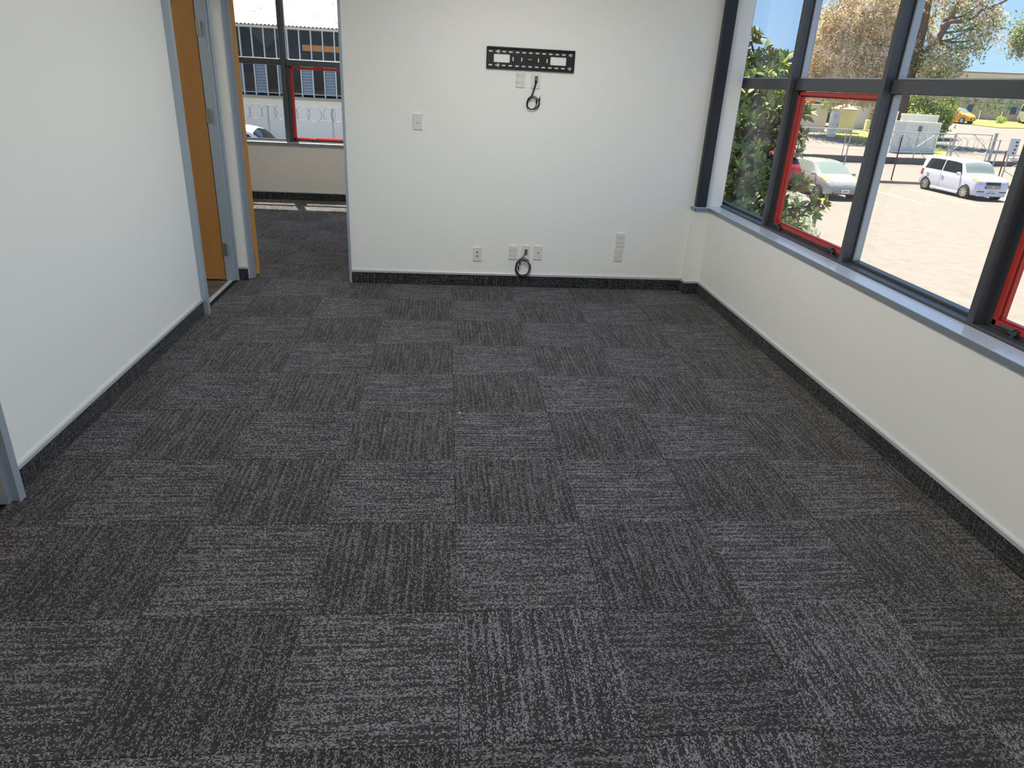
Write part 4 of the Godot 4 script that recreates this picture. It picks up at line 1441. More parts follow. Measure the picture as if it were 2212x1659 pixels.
func cars() -> void:
	mat("tyre", Color(0.12, 0.12, 0.125), 0.85)
	mat("car_glass", Color(0.46, 0.51, 0.48), 0.06, 0.0, 0.6)
	mat("privacy_glass", Color(0.11, 0.12, 0.13), 0.08)
	mat("head_lens", Color(0.78, 0.68, 0.40), 0.12)
	mat("tail_lens", Color(0.62, 0.06, 0.07), 0.15)
	var cp := func(key: String, c: Color) -> StandardMaterial3D:
		var m := mat(key, c, 0.32)
		m.clearcoat_enabled = true
		m.clearcoat = 0.7
		m.clearcoat_roughness = 0.05
		return m
	var white: Material = cp.call("paint_white", Color(0.80, 0.81, 0.86))
	var silver: Material = cp.call("paint_silver", Color(0.58, 0.58, 0.57))
	var red: Material = cp.call("paint_red", Color(0.74, 0.14, 0.12))
	var yellow: Material = cp.call("paint_yellow", Color(0.90, 0.62, 0.06))
	var vanw: Material = cp.call("paint_van", Color(0.86, 0.87, 0.86))
	var grey: Material = cp.call("paint_grey", Color(0.62, 0.62, 0.60))
	mats["handle_boxy_car"] = mats.chrome
	# boxy white car
	var boxy := [[-1.90, 0.40, 0.82, 1.35, 0.74, 0.60], [-1.83, 0.27, 0.96, 1.57, 0.81, 0.67], [-1.2, 0.22, 0.99, 1.65, 0.845, 0.69], [-0.2, 0.20, 0.985, 1.67, 0.845, 0.69], [0.62, 0.20, 0.97, 1.60, 0.845, 0.67], [1.02, 0.20, 0.95, 1.10, 0.845, 0.72], [1.35, 0.20, 0.93, 1.05, 0.84, 0.72], [1.72, 0.21, 0.86, 0.98, 0.82, 0.70], [1.84, 0.24, 0.78, 0.88, 0.78, 0.64], [1.90, 0.30, 0.62, 0.70, 0.70, 0.55]]
	car("boxy_car", "boxy white car with dark side glass parked on its own in the bays", "car", V(22.27, -2.0, -27.08), 0.0, boxy, white, {"size": V(0.90, 0.89, 1.0), "header": 0.62, "base": 1.02, "rear": -1.78, "rdrop": 0.1, "mid": -0.42, "side0": -1.55, "axles": [-1.27, 1.27], "wheel": 0.31, "spokes": 10, "side_glass": mats.privacy_glass, "rear_glass": mats.privacy_glass, "lamp": [1.52, 1.84, 3.0, 3.9, 0.0], "front_plate": "EUDN63", "plate_y": 0.36, "grilles": [[-0.36, 0.70, 0.36, 0.84, 0.00], [-0.38, 0.55, 0.38, 0.69, 0.028, 3], [-0.72, 0.38, -0.36, 0.44, 0.004], [0.36, 0.38, 0.72, 0.44, 0.004]], "extras": [["side_skirt", V(-0.86, 0.15, -0.92), V(-0.80, 0.27, 0.90), 0.02, white], ["side_skirt", V(0.80, 0.15, -0.92), V(0.86, 0.27, 0.90), 0.02, white], ["front_lip", V(-0.70, 0.20, 1.80), V(0.70, 0.34, 1.935), 0.04, white], ["emblem", V(-0.05, 0.60, 1.93), V(0.05, 0.66, 1.945), 0.006, mats.chrome]]})
	# rounded silver hatchback
	var hatch := [[-1.86, 0.42, 0.82, 1.10, 0.60, 0.45], [-1.76, 0.28, 0.93, 1.36, 0.76, 0.56], [-1.3, 0.20, 0.95, 1.48, 0.82, 0.61], [-0.4, 0.18, 0.945, 1.545, 0.83, 0.63], [0.32, 0.18, 0.94, 1.49, 0.83, 0.61], [0.72, 0.18, 0.93, 1.28, 0.83, 0.64], [1.08, 0.18, 0.91, 1.03, 0.83, 0.68], [1.40, 0.20, 0.85, 0.95, 0.81, 0.65], [1.66, 0.23, 0.72, 0.82, 0.76, 0.57], [1.80, 0.28, 0.58, 0.68, 0.67, 0.46], [1.86, 0.36, 0.50, 0.56, 0.56, 0.38]]
	var ho := {"size": V(0.92, 0.88, 1.0), "header": 0.32, "base": 1.08, "rear": -1.55, "rdrop": 0.2, "mid": -0.28, "side0": -1.2, "axles": [-1.215, 1.215], "wheel": 0.29, "spokes": 7, "lamp": [1.20, 1.55, 3.0, 4.3, -0.15], "front_plate": "AJK67", "plate_y": 0.40, "grilles": [[-0.52, 0.30, 0.52, 0.40, 0.012, 2], [-0.46, 0.585, -0.12, 0.62, -0.03], [0.12, 0.585, 0.46, 0.62, -0.03]], "extras": [["emblem", V(-0.04, 0.62, 1.80), V(0.04, 0.67, 1.82), 0.006, mats.chrome], ["aerial", V(-0.004, 1.52, 0.22), V(0.004, 1.70, 0.228), 0.001, mats.slot_dark]]}
	car("silver_hatchback", "rounded silver hatchback parked facing the window beside the red car", "car", V(14.95, -2.0, -25.5), 0.06, hatch, silver, ho)
	# red car seen from behind
	var suv := [[-2.20, 0.48, 0.92, 1.02, 0.80, 0.70], [-2.12, 0.36, 1.02, 1.24, 0.88, 0.70], [-1.80, 0.30, 1.05, 1.58, 0.91, 0.67], [-1.0, 0.28, 1.04, 1.665, 0.92, 0.69], [0.2, 0.28, 1.02, 1.64, 0.92, 0.68], [0.95, 0.28, 1.00, 1.14, 0.92, 0.75], [1.7, 0.30, 0.93, 1.04, 0.88, 0.70], [2.06, 0.36, 0.76, 0.90, 0.80, 0.60], [2.18, 0.44, 0.60, 0.72, 0.68, 0.5]]
	car("red_car", "red car seen from behind, half hidden by the magnolia leaves", "car", V(12.98, -2.0, -27.0), PI + 0.03, suv, red, {"size": V(0.93, 0.90, 1.0), "header": 0.2, "base": 0.95, "rear": -1.84, "rdrop": 0.22, "mid": -0.3, "side0": -1.5, "axles": [-1.32, 1.32], "wheel": 0.34, "spokes": 5, "rear_glass": mats.privacy_glass, "lamp": [1.75, 2.08, 3.0, 3.9, 0.0], "tail": 0.34, "rear_plate": "JJU187", "rear_plate_y": 0.82, "grilles": [[-0.5, 0.6, 0.5, 0.75, 0.0]], "extras": [["rear_bumper", V(-0.84, 0.34, -2.24), V(0.84, 0.62, -2.0), 0.05, mats.tyre], ["tailgate_spoiler", V(-0.62, 1.55, -1.98), V(0.62, 1.60, -1.7), 0.015, mats.slot_dark], ["emblem", V(-0.07, 0.985, -2.235), V(0.07, 1.025, -2.215), 0.006, mats.slot_dark], ["tow_ball", V(0.02, 0.30, -2.34), V(0.07, 0.42, -2.2), 0.015, mats.chrome]]})
	# yellow hatchback on the verge
	var yo := ho.duplicate()
	yo.erase("front_plate")
	yo.size = V(1, 1, 1)
	yo.grilles = [[-0.45, 0.34, 0.45, 0.56, 0.006], [-0.25, 0.58, 0.25, 0.64, -0.02]]
	yo.extras = []
	var yx := 53.9; var yz := -72.5
	var y := car("yellow_hatchback", "bright yellow hatchback parked on the far verge in front of the mural fence", "car", V(yx, gy(yx, yz), yz), 0.42, hatch, yellow, yo)
	plate(y, "HZT", V(0, 0.46, 1.89), 0.0)
	# grey van by the mural and white van outside the far room
	var van := [[-2.35, 0.45, 1.0, 1.85, 0.80, 0.66], [-2.28, 0.32, 1.10, 1.96, 0.85, 0.70], [-1.6, 0.26, 1.12, 2.02, 0.87, 0.71], [0.3, 0.25, 1.11, 2.02, 0.87, 0.71], [1.05, 0.25, 1.10, 1.93, 0.87, 0.69], [1.50, 0.26, 1.08, 1.55, 0.86, 0.71], [1.86, 0.28, 1.04, 1.16, 0.85, 0.74], [2.18, 0.32, 0.92, 1.02, 0.82, 0.70], [2.30, 0.38, 0.70, 0.80, 0.76, 0.6]]
	var vo := {"size": V(1, 1.06, 1), "side_glass": mats.privacy_glass, "header": 1.05, "base": 1.86, "rear": -2.2, "rdrop": 0.1, "mid": 0.15, "side0": -1.8, "axles": [-1.35, 1.45], "wheel": 0.32, "spokes": 6, "lamp": [1.95, 2.22, 3.0, 3.9, 0.0], "grilles": [[-0.5, 0.62, 0.5, 0.78, -0.02, 2]]}
	car("grey_van", "silver-grey van parked close against the mural fence at the far right", "van", V(62.5, gy(62.5, -72.3), -72.3), -0.45, van, grey, vo)
	vo.screen_glass = mats.privacy_glass
	car("white_van", "white van whose roof shows over the far room's window sill", "van", V(-6.45, -2.0, -19.0), PI / 2, van, vanw, vo)

# ------------------------------------------------------------------ yards, fences, buildings
func post_tube(m: MB, x: float, z: float, y0: float, y1: float, r: float) -> void:
	m.tube([V(x, y0, z), V(x, y1, z)], r, 8)

func coil(m: MB, a: Vector3, b: Vector3, r: float, pitch: float, wire: float) -> void:
	# flat-wrapped razor wire: overlapping rings in the plane of the fence
	var l := a.distance_to(b)
	var d := (b - a) / l
	var side := d.cross(Vector3.UP).normalized()
	var g := RandomNumberGenerator.new()
	g.seed = 5
	for k in int(l / pitch):
		var ring := []
		var o := a + d * (k * pitch + g.randf_range(-0.08, 0.08)) + side * (0.03 if k % 2 == 0 else -0.03) + Vector3.UP * g.randf_range(-0.02, 0.02)
		var rx := r * g.randf_range(0.82, 1.05)
		for i in 22:
			var an := TAU * i / 22.0
			ring.append(o + d * cos(an) * rx + Vector3.UP * sin(an) * r)
		m.tube(ring, wire, 4, false, true)

func yards() -> void:
	var m: MB
	var line := mat("line_paint", Color(0.90, 0.88, 0.80), 0.8)
	var n := 0
	var names := ["left of the silver hatchback", "between the silver hatchback and the empty bays", "second left of the boxy car", "just left of the boxy white car", "just right of the boxy white car"]
	for q in [[14.15, -27.2, -23.2], [16.25, -27.4, -23.1], [18.45, -27.4, -23.27], [20.72, -28.2, -23.5], [23.75, -28.2, -23.8]]:
		single("bay_line", ground_patch([[q[0] - 0.05, q[1]], [q[0] + 0.05, q[1]], [q[0] + 0.02, q[2]], [q[0] - 0.08, q[2]]], 0.006, 0.01), line, "white painted parking bay line on the asphalt, " + names[n], "bay line", Vector3.ZERO, "parking bay lines in front of the kerb")
		n += 1
	n = 0
	names = ["left", "right"]
	for q in [[27.9, -49.6, 29.5, -46.6], [23.2, -33.6, 25.0, -33.8]]:
		single("road_line", ground_patch([[q[0], q[1]], [q[0] + 0.15, q[1] + 0.05], [q[2] + 0.15, q[3] + 0.05], [q[2], q[3]]], 0.006, 0.01), line, ["short white road line near the grass bank beyond the gate fence", "short white road line between the two fences behind the boxy white car"][n], "road line")
		n += 1
	# kerbs
	var ck := mat("kerb_concrete", Color(0.52, 0.49, 0.44), 0.9)
	var dk := mat("kerb_dark", Color(0.34, 0.33, 0.32), 0.9)
	m = MB.new()
	for k in 12: m.box(V(10.0 + k * 2.0, -2.05, -30.35), V(11.985 + k * 2.0, -1.86, -30.10), 0.03)
	struct("kerb", m, ck, "low pale concrete kerb behind the parked cars", "kerb")
	m = MB.new()
	for k in 12: m.box(V(14.0 + k * 2.0, -2.05, -40.15), V(15.985 + k * 2.0, -1.62 + 0.012 * k, -39.95), 0.02)
	struct("kerb", m, dk, "dark low retaining kerb under the gate fence", "kerb")
	# grass
	var g := mat("grass", Color(1, 1, 1), 0.95)
	tri(g, noise_tex(0.05, 41, Color(0.40, 0.44, 0.16), Color(0.68, 0.66, 0.34), 256, 5), 0.5)
	single("grass_bank", ground_patch([[31.2, -57.3], [32.1, -51.3], [31.4, -48.3], [34.5, -46.8], [32.2, -43.5], [33.6, -43.6], [36.5, -49.0], [38.5, -60.5], [36.0, -62.5], [33.5, -58.0]], 0.06, 0.12), g, "bright green grass bank below the tank and the white bin screen", "grass", Vector3.ZERO, "", "structure")
	single("grass_verge", ground_patch([[50.0, -75.6], [54.3, -70.5], [55.0, -67.2], [60.0, -67.0], [66.0, -66.0], [66.0, -75.0], [61.5, -79.5], [53.0, -80.0]], 0.06, 0.12), g, "sunlit grass verge in front of the mural fence", "grass", Vector3.ZERO, "", "structure")
	# planter under the magnolia
	var gc := mat("groundcover", Color(1, 1, 1), 0.95)
	tri(gc, noise_tex(0.09, 43, Color(0.38, 0.40, 0.33), Color(0.72, 0.73, 0.66), 256, 5), 1.5)
	var bed := single("planting_bed", ground_patch([[2.45, -12.5], [8.0, -12.5], [9.6, -15.2], [12.1, -21.2], [10.0, -23.5], [2.45, -23.5]], 0.10, 0.14), gc, "grey-green planting bed of low plants under the magnolia", "planting bed", Vector3.ZERO, "", "structure")
	var spots := []
	for k in 2600:
		var z := rng.randf_range(-23.3, -12.7)
		var xr := 9.6 + (-15.2 - z) * 0.4167 if z < -15.2 else 8.0 + (-12.5 - z) * 0.59
		var x := xr - 0.12 - absf(rng.randfn()) * 1.6
		if x > 2.6: spots.append(Transform3D(Basis.from_euler(V(rng.randf() * 0.6, rng.randf() * TAU, rng.randf() * 0.6)), V(x, -1.86 + rng.randf() * 0.12, z)))
	scatter("low_plants", spray_mesh(14, 0.11, 0.22, -0.5, 90), leafy("leaf_silver", Color(0.62, 0.64, 0.56)), spots, bed)
	# front fence with razor coil
	var wire := mat("razor_wire", Color(0.42, 0.42, 0.42), 0.5, 0.3)
	var galv := mat("galvanised", Color(0.66, 0.67, 0.67), 0.45, 0.5)
	var rust := mat("rust", Color(0.40, 0.25, 0.15), 0.85)
	var o := thing("razor_wire_fence", "thin post fence with a razor wire coil right behind the parked cars", "fence", V(20.0, -2.0, -30.2))
	for q in [[16.1, 0], [18.53, 0], [21.05, 1], [23.5, 0], [25.98, 0], [26.45, 1]]:
		m = MB.new()
		post_tube(m, q[0], -30.2, -2.0, 0.17 if q[0] < 26.2 else -0.30, 0.03)
		wpart("post", m, rust if q[1] == 1 else galv, o)
	m = MB.new()
	coil(m, V(14.5, -0.09, -30.2), V(26.3, -0.09, -30.2), 0.26, 0.42, 0.008)
	wpart("razor_coil", m, wire, o)
	m = MB.new()
	for yy in [0.12, -0.55, -1.2]: m.tube([V(14.5, yy, -30.2), V(26.4, yy, -30.2)], 0.005, 4)
	wpart("strand_wire", m, galv, o)
	# side gate on the right
	o = thing("side_gate", "galvanised cross-braced gate at the far right behind the boxy white car", "gate", V(28.2, -2.0, -30.2))
	for x in [26.62, 29.6]:
		m = MB.new(); post_tube(m, x, -30.2, -2.0, -0.45, 0.03); wpart("upright", m, galv, o)
	m = MB.new()
	for yy in [-0.5, -1.85]: m.tube([V(26.62, yy, -30.2), V(29.6, yy, -30.2)], 0.025, 6)
	wpart("rail", m, galv, o)
	for q in [[26.62, -1.2, 28.1, -0.5], [26.62, -1.2, 28.1, -1.85], [28.1, -0.5, 29.6, -1.2], [28.1, -1.85, 29.6, -1.2]]:
		m = MB.new(); m.tube([V(q[0], q[1], -30.2), V(q[2], q[3], -30.2)], 0.018, 6); wpart("brace", m, galv, o)
	# gate fence
	o = thing("rail_fence", "galvanised rail fence running along the dark kerb to the gates", "fence", V(24.5, -2.0, -40.0))
	for x in [18.8, 21.35, 23.85, 26.4]:
		m = MB.new(); post_tube(m, x, -40.0, -1.95, -0.10, 0.03); wpart("post", m, galv, o)
	m = MB.new(); m.tube([V(16.5, -0.12, -40.0), V(28.4, -0.08, -40.0)], 0.028, 8); wpart("top_rail", m, galv, o)
	for k in 2:
		var x0 := 28.45 + k * 2.42; var x1 := x0 + 2.33
		o = thing("cross_braced_gate", ["left leaf of the pair of cross-braced pipe gates behind the boxy white car", "right leaf of the pair of cross-braced pipe gates, next to the thick gate post"][k], "gate", V((x0 + x1) * 0.5, -1.9, -40.0), 0.0, "pair of pipe gates")
		for x in [x0, x1]:
			m = MB.new(); post_tube(m, x, -40.0, -1.86, -0.06 + 0.06 * k, 0.032); wpart("upright", m, galv, o)
		for yy in [-0.07 + 0.05 * k, -1.80]:
			m = MB.new(); m.tube([V(x0, yy, -40.0), V(x1, yy, -40.0)], 0.030, 8); wpart("rail", m, galv, o)
		var xm := (x0 + x1) * 0.5
		for q in [[x0, -0.95, xm, -0.06], [x0, -0.95, xm, -1.8], [xm, -0.06, x1, -0.95], [xm, -1.8, x1, -0.95]]:
			m = MB.new(); m.tube([V(q[0], q[1], -40.0), V(q[2], q[3], -40.0)], 0.018, 6); wpart("brace", m, galv, o)
	o = thing("gate_post", "thick galvanised gate post at the right end of the pipe gates", "post", V(33.45, -1.9, -40.0))
	m = MB.new(); post_tube(m, 33.45, -40.0, -1.9, 0.06, 0.09); wpart("post", m, galv, o)
	m = MB.new(); post_tube(m, 33.45, -40.0, 0.06, 0.10, 0.11); wpart("cap", m, galv, o)
	# white bin screen: panelled boards in two stepped faces
	var cream := mat("cream_board", Color(0.93, 0.92, 0.84), 0.6)
	var cream2 := mat("cream_panel", Color(0.88, 0.88, 0.84), 0.6)
	o = thing("bin_screen", "stepped white panelled timber screen standing on the grass bank", "screen", V(32.2, gy(32.2, -46.0), -46.0))
	for q in [[30.6, 33.85, -1.75, 0.30, -46.0, 4], [31.0, 31.9, -1.5, 0.86, -48.2, 1], [31.95, 34.6, -1.4, 0.75, -47.6, 2]]:
		var w: float = (q[1] - q[0]) / q[5]
		for k in int(q[5]):
			m = MB.new(); m.box(V(q[0] + w * k + 0.03, q[2], q[4] - 0.02), V(q[0] + w * (k + 1) - 0.03, q[3], q[4] + 0.02), 0.005)
			wpart("panel", m, cream2, o)
		for k in int(q[5]) + 1:
			m = MB.new(); m.box(V(q[0] + w * k - 0.06, q[2] - 0.15, q[4] - 0.05), V(q[0] + w * k + 0.06, q[3], q[4] + 0.06), 0.008)
			wpart("batten", m, cream, o)
		for yy in [q[3], q[2] + 0.05]:
			m = MB.new(); m.box(V(q[0] - 0.08, yy - 0.08, q[4] - 0.06), V(q[1] + 0.08, yy + 0.08, q[4] + 0.07), 0.01)
			wpart("rail", m, cream, o)
	var sg := mat("sign_green", Color(0.32, 0.45, 0.36), 0.5)
	m = MB.new(); m.box(V(32.28, -0.25, -45.93), V(32.55, 0.10, -45.90), 0.004)
	single("notice", m, sg, "small green notice fixed on the white bin screen", "sign")
	m = MB.new()
	m.xf = Transform3D(Basis(V(1, 0, 0), V(0, 0, 1), V(0, -1, 0)), V(31.15, 0.35, -48.14))
	m.lathe([Vector2(0.16, 0), Vector2(0.16, 0.02), Vector2(0.12, 0.02), Vector2(0.12, 0.0)], 20)
	m.box(V(-0.16, 0.0, -0.02), V(0.16, 0.02, 0.02))
	single("round_badge", m, mats.tyre, "round dark ring badge on the left board of the bin screen", "badge")
	# concrete tank, cabinet, walls
	var tank := mat("tank_concrete", Color(0.86, 0.83, 0.72), 0.85)
	o = thing("water_tank", "round cream concrete tank with a conical lid beside the wall", "tank", V(34.0, gy(34.0, -59.2), -59.2))
	m = MB.new(); m.xf.origin = V(34.0, gy(34.0, -59.2) - 0.3, -59.2)
	m.lathe([Vector2(0, 0), Vector2(1.02, 0.0), Vector2(1.02, 2.15), Vector2(0.98, 2.2), Vector2(0, 2.2)], 28)
	wpart("drum", m, tank, o)
	m = MB.new(); m.xf.origin = V(34.0, gy(34.0, -59.2) + 1.9, -59.2)
	m.lathe([Vector2(1.0, -0.02), Vector2(1.10, -0.02), Vector2(1.10, 0.04), Vector2(0.25, 0.40), Vector2(0, 0.42)], 28)
	wpart("lid", m, mat("tank_lid", Color(0.84, 0.80, 0.64), 0.7), o)
	o = thing("meter_cabinet", "tall narrow cream cabinet with a notice in front of the round tank", "cabinet", V(31.35, gy(31.35, -55.5), -55.5))
	m = MB.new(); m.box(V(31.0, gy(31.35, -55.5), -55.7), V(31.62, 0.62, -55.3), 0.02); wpart("body", m, mat("cab", Color(0.90, 0.89, 0.82), 0.5), o)
	m = MB.new(); m.box(V(31.08, 0.05, -55.3), V(31.40, 0.42, -55.285), 0.003); wpart("notice", m, mat("notice_lilac", Color(0.80, 0.80, 0.86), 0.6), o)
	m = MB.new(); m.box(V(31.54, -0.5, -55.3), V(31.58, -0.3, -55.26), 0.004); wpart("handle", m, mats.tyre, o)
	var cw := mat("precast", Color(0.88, 0.86, 0.79), 0.9)
	for q in [[[24.5, -61.5, 32.75, -59.46, 0.94], "long cream concrete wall left of the round tank"], [[35.0, -62.0, 44.0, -66.5, 0.90], "pale concrete wall right of the round tank with capped sections"]]:
		var a := V(q[0][0], 0, q[0][1]); var b := V(q[0][2], 0, q[0][3])
		o = thing("concrete_wall", q[1], "wall", V(a.x, gy(a.x, a.z), a.z), 0.0, "", "structure")
		var cnt := 4
		for k in cnt:
			var p := a.lerp(b, float(k) / cnt); var e := a.lerp(b, (k + 0.985) / cnt)
			m = MB.new()
			var y0 := gy(p.x, p.z) - 0.2
			var top: float = q[0][4]
			m.bar(V(p.x, (y0 + top) * 0.5, p.z), V(e.x, (y0 + top) * 0.5, e.z), 0.15, top - y0, 0.01)
			wpart("panel", m, cw, o)
			m = MB.new()
			m.bar(V(p.x, top + 0.03, p.z), V(e.x, top + 0.03, e.z), 0.24, 0.08, 0.01)
			wpart("coping", m, cw, o)
	m = MB.new(); m.box(V(37.0, gy(37, -60.5), -60.7), V(37.35, -0.05, -60.4), 0.02)
	single("bollard", m, tank, "short square cream concrete bollard at the foot of the wall", "bollard")
	# stuff beyond the wall
	var org := mat("container_orange", Color(0.80, 0.42, 0.20), 0.6)
	m = MB.new(); m.box(V(32.2, -0.6, -66.6), V(34.45, 1.30, -65.4), 0.03)
	for k in 7: m.box(V(32.35 + k * 0.3, -0.5, -65.4), V(32.45 + k * 0.3, 1.22, -65.37), 0.005)
	single("orange_container", m, org, "orange steel container behind the concrete wall", "container")
	m = MB.new(); m.box(V(34.5, -0.6, -66.0), V(36.0, 1.30, -64.6), 0.12)
	m.box(V(35.0, 1.2, -65.7), V(35.7, 1.52, -65.0), 0.14)
	single("covered_pile", m, mat("tarp_black", Color(0.17, 0.17, 0.19), 0.6), "dark covered pile next to the orange container", "pile")
	m = MB.new(); m.xf.origin = V(35.95, -1.0, -63.5)
	m.lathe([Vector2(0.46, 0), Vector2(0.46, 2.95), Vector2(0.40, 3.02), Vector2(0, 3.06)], 20)
	for k in 5: m.lathe([Vector2(0.46, 0.3 + k * 0.6), Vector2(0.48, 0.33 + k * 0.6), Vector2(0.48, 0.37 + k * 0.6), Vector2(0.46, 0.40 + k * 0.6)], 20)
	single("black_tank", m, mat("poly_black", Color(0.13, 0.13, 0.15), 0.5), "upright black plastic tank behind the concrete wall", "tank")
	m = MB.new(); m.box(V(36.9, -0.4, -64.3), V(37.8, 1.02, -63.5), 0.15)
	single("blue_tarpaulin", m, mat("tarp_blue", Color(0.25, 0.36, 0.52), 0.6), "crumpled blue tarpaulin bundle right of the black tank", "tarpaulin")
	m = MB.new(); m.box(V(37.3, -0.4, -64.9), V(37.5, 1.75, -64.7), 0.03); m.box(V(36.75, 1.3, -64.8), V(37.3, 1.7, -64.7), 0.02)
	single("yard_signpost", m, mat("sign_pale", Color(0.78, 0.74, 0.66), 0.6), "pale yard sign on a post right of the black tank", "sign")
	o = thing("yard_building", "pale yellow yard building with large windows beyond the concrete wall", "building", V(44.0, 0.3, -84.0))
	m = MB.new(); m.bar(V(39.0, 1.9, -85.0), V(49.5, 1.9, -79.5), 4.0, 4.2, 0.05); wpart("wall", m, mat("yard_yellow", Color(0.78, 0.70, 0.50), 0.8), o)
	m = MB.new(); m.bar(V(38.7, 4.1, -85.2), V(49.8, 4.1, -79.3), 4.6, 0.25, 0.05); wpart("roof", m, mats.trim_alu, o)
	for k in 6:
		var p := V(39.0, 1.7, -85.0).lerp(V(49.5, 1.7, -79.5), (k + 0.35) / 6.0) + V(0.46, 0, 0.88) * 2.02
		m = MB.new(); m.bar(p, p + V(10.5, 0, 5.5).normalized() * 1.2, 0.06, 1.1, 0.01); wpart("window", m, mats.privacy_glass if k % 2 else mats.white_plastic, o)
	# mural fence
	mural()
	# pale long building on the far right
	o = thing("long_building", "long beige warehouse on the skyline above the mural fence", "building", V(78.0, 0.5, -96.0))
	m = MB.new(); m.bar(V(66.0, 3.0, -104.0), V(95.0, 3.0, -88.0), 8.0, 5.4, 0.05); wpart("wall", m, mat("beige_clad", Color(0.92, 0.84, 0.66), 0.8), o)
	m = MB.new(); m.bar(V(65.8, 5.75, -104.2), V(95.3, 5.75, -87.9), 8.4, 0.2, 0.03); wpart("roof_edge", m, mat("roof_grey", Color(0.55, 0.55, 0.56), 0.6), o)
	o = thing("small_shed", "small grey building left of the beige warehouse behind the tree", "building", V(62.5, 0.5, -98.0))
	m = MB.new(); m.box(V(59.2, 0.0, -100.0), V(62.6, 5.2, -97.0), 0.05); wpart("wall", m, mat("shed_grey", Color(0.60, 0.60, 0.62), 0.8), o)
	m = MB.new(); m.box(V(59.0, 5.2, -100.2), V(62.8, 5.4, -96.8), 0.03); wpart("roof", m, mats.roof_grey, o)
	# upright white board at the right edge
	o = thing("roadside_board", "tall white roadside board with dark blots at the right edge", "sign", V(38.1, gy(38.1, -44.0), -44.0))
	m = MB.new(); m.box(V(37.75, -1.45, -44.03), V(38.45, -0.30, -43.97), 0.01); wpart("board", m, mats.plate_white, o)
	for q in [[38.25, -0.55], [38.28, -0.78], [38.25, -1.02], [38.2, -1.25]]:
		m = MB.new(); m.box(V(q[0] - 0.08, q[1] - 0.05, -43.97), V(q[0] + 0.06, q[1] + 0.05, -43.955), 0.01); wpart("blot", m, mats.tyre, o)
	for x in [37.8, 38.4]:
		m = MB.new(); post_tube(m, x, -44.05, gy(x, -44), -0.35, 0.03); wpart("leg", m, galv, o)

func mural() -> void:
	# boards painted with loose abstract colour; posts and a wire before them
	var cols := [Color(0.40, 0.59, 0.40), Color(0.63, 0.73, 0.45), Color(0.79, 0.42, 0.36), Color(0.59, 0.73, 0.80), Color(0.84, 0.63, 0.49), Color(0.50, 0.53, 0.49), Color(0.80, 0.80, 0.73), Color(0.35, 0.45, 0.40)]
	var f := FastNoiseLite.new()
	f.seed = 51
	f.frequency = 0.035
	var f2 := FastNoiseLite.new()
	f2.seed = 52
	f2.frequency = 0.11
	var o := thing("mural_fence", "board fence painted with loose green, red and blue mural patches", "fence", V(62.0, gy(62.0, -76.0), -76.0))
	var a := V(55.5, 0, -81.5); var b := V(68.5, 0, -71.0)
	var d := (b - a).normalized()
	for k in 8:
		var im := Image.create(96, 96, false, Image.FORMAT_RGB8)
		for y in 96:
			for x in 96:
				var n := f.get_noise_2d(x + k * 96.0, y * 1.1) + 0.35 * f2.get_noise_2d(x + k * 96.0, y)
				var h := y / 96.0
				var i := int(clampf((n * 1.7 + 0.45) * 8.0 + (0.4 - absf(h - 0.45)) * 2.0, 0, 7.9))
				var c: Color = cols[i] if h < 0.72 else (Color(0.66, 0.65, 0.62) if n < 0.12 else Color(0.72, 0.60, 0.55))
				im.set_pixel(x, y, c)
		var mm := StandardMaterial3D.new()
		mm.resource_name = "mural_%d" % k
		mm.albedo_texture = ImageTexture.create_from_image(im)
		mm.roughness = 0.8
		var p := a.lerp(b, k / 8.0 + 0.002); var e := a.lerp(b, (k + 1) / 8.0 - 0.002)
		var y0 := gy(p.x, p.z) - 0.1; var y1 := y0 + 2.9
		var m := MB.new()
		var nrm := d.cross(Vector3.UP)
		var u0 := p + nrm * 0.04; var u1 := e + nrm * 0.04
		if nrm.z < 0: u0 = p - nrm * 0.04; u1 = e - nrm * 0.04
		m.quad(V(u0.x, y0, u0.z), V(u1.x, y0, u1.z), V(u1.x, y1, u1.z), V(u0.x, y1, u0.z), [Vector2(0, 1), Vector2(1, 1), Vector2(1, 0), Vector2(0, 0)])
		wpart("board", m, mm, o)
		m = MB.new()
		m.bar(V(p.x, (y0 + y1) * 0.5, p.z), V(e.x, (y0 + y1) * 0.5, e.z), 0.07, y1 - y0)
		wpart("backing", m, mats.kerb_concrete, o)
		m = MB.new()
		var q := p + V(0.5, 0, 0.8) * 0.3
		post_tube(m, q.x, q.z, y0, y1 + 0.1, 0.05)
		wpart("post", m, mats.galvanised, o)
		if k in [0, 2, 4]:
			m = MB.new()
			m.bar(V(q.x, y0 + 1.25, q.z) + d * 0.4, V(q.x, y0 + 1.25, q.z) + d * 0.95, 0.05, 0.75, 0.01)
			wpart("blue_panel", m, mat("mural_blue", Color(0.16, 0.26, 0.52), 0.7), o)
	var m := MB.new()
	m.tube([V(a.x, gy(a.x, a.z) + 1.75, a.z) + V(0.5, 0, 0.8) * 0.34, V(b.x, gy(b.x, b.z) + 1.75, b.z) + V(0.5, 0, 0.8) * 0.34], 0.045, 6)
	wpart("rail", m, mats.galvanised, o)

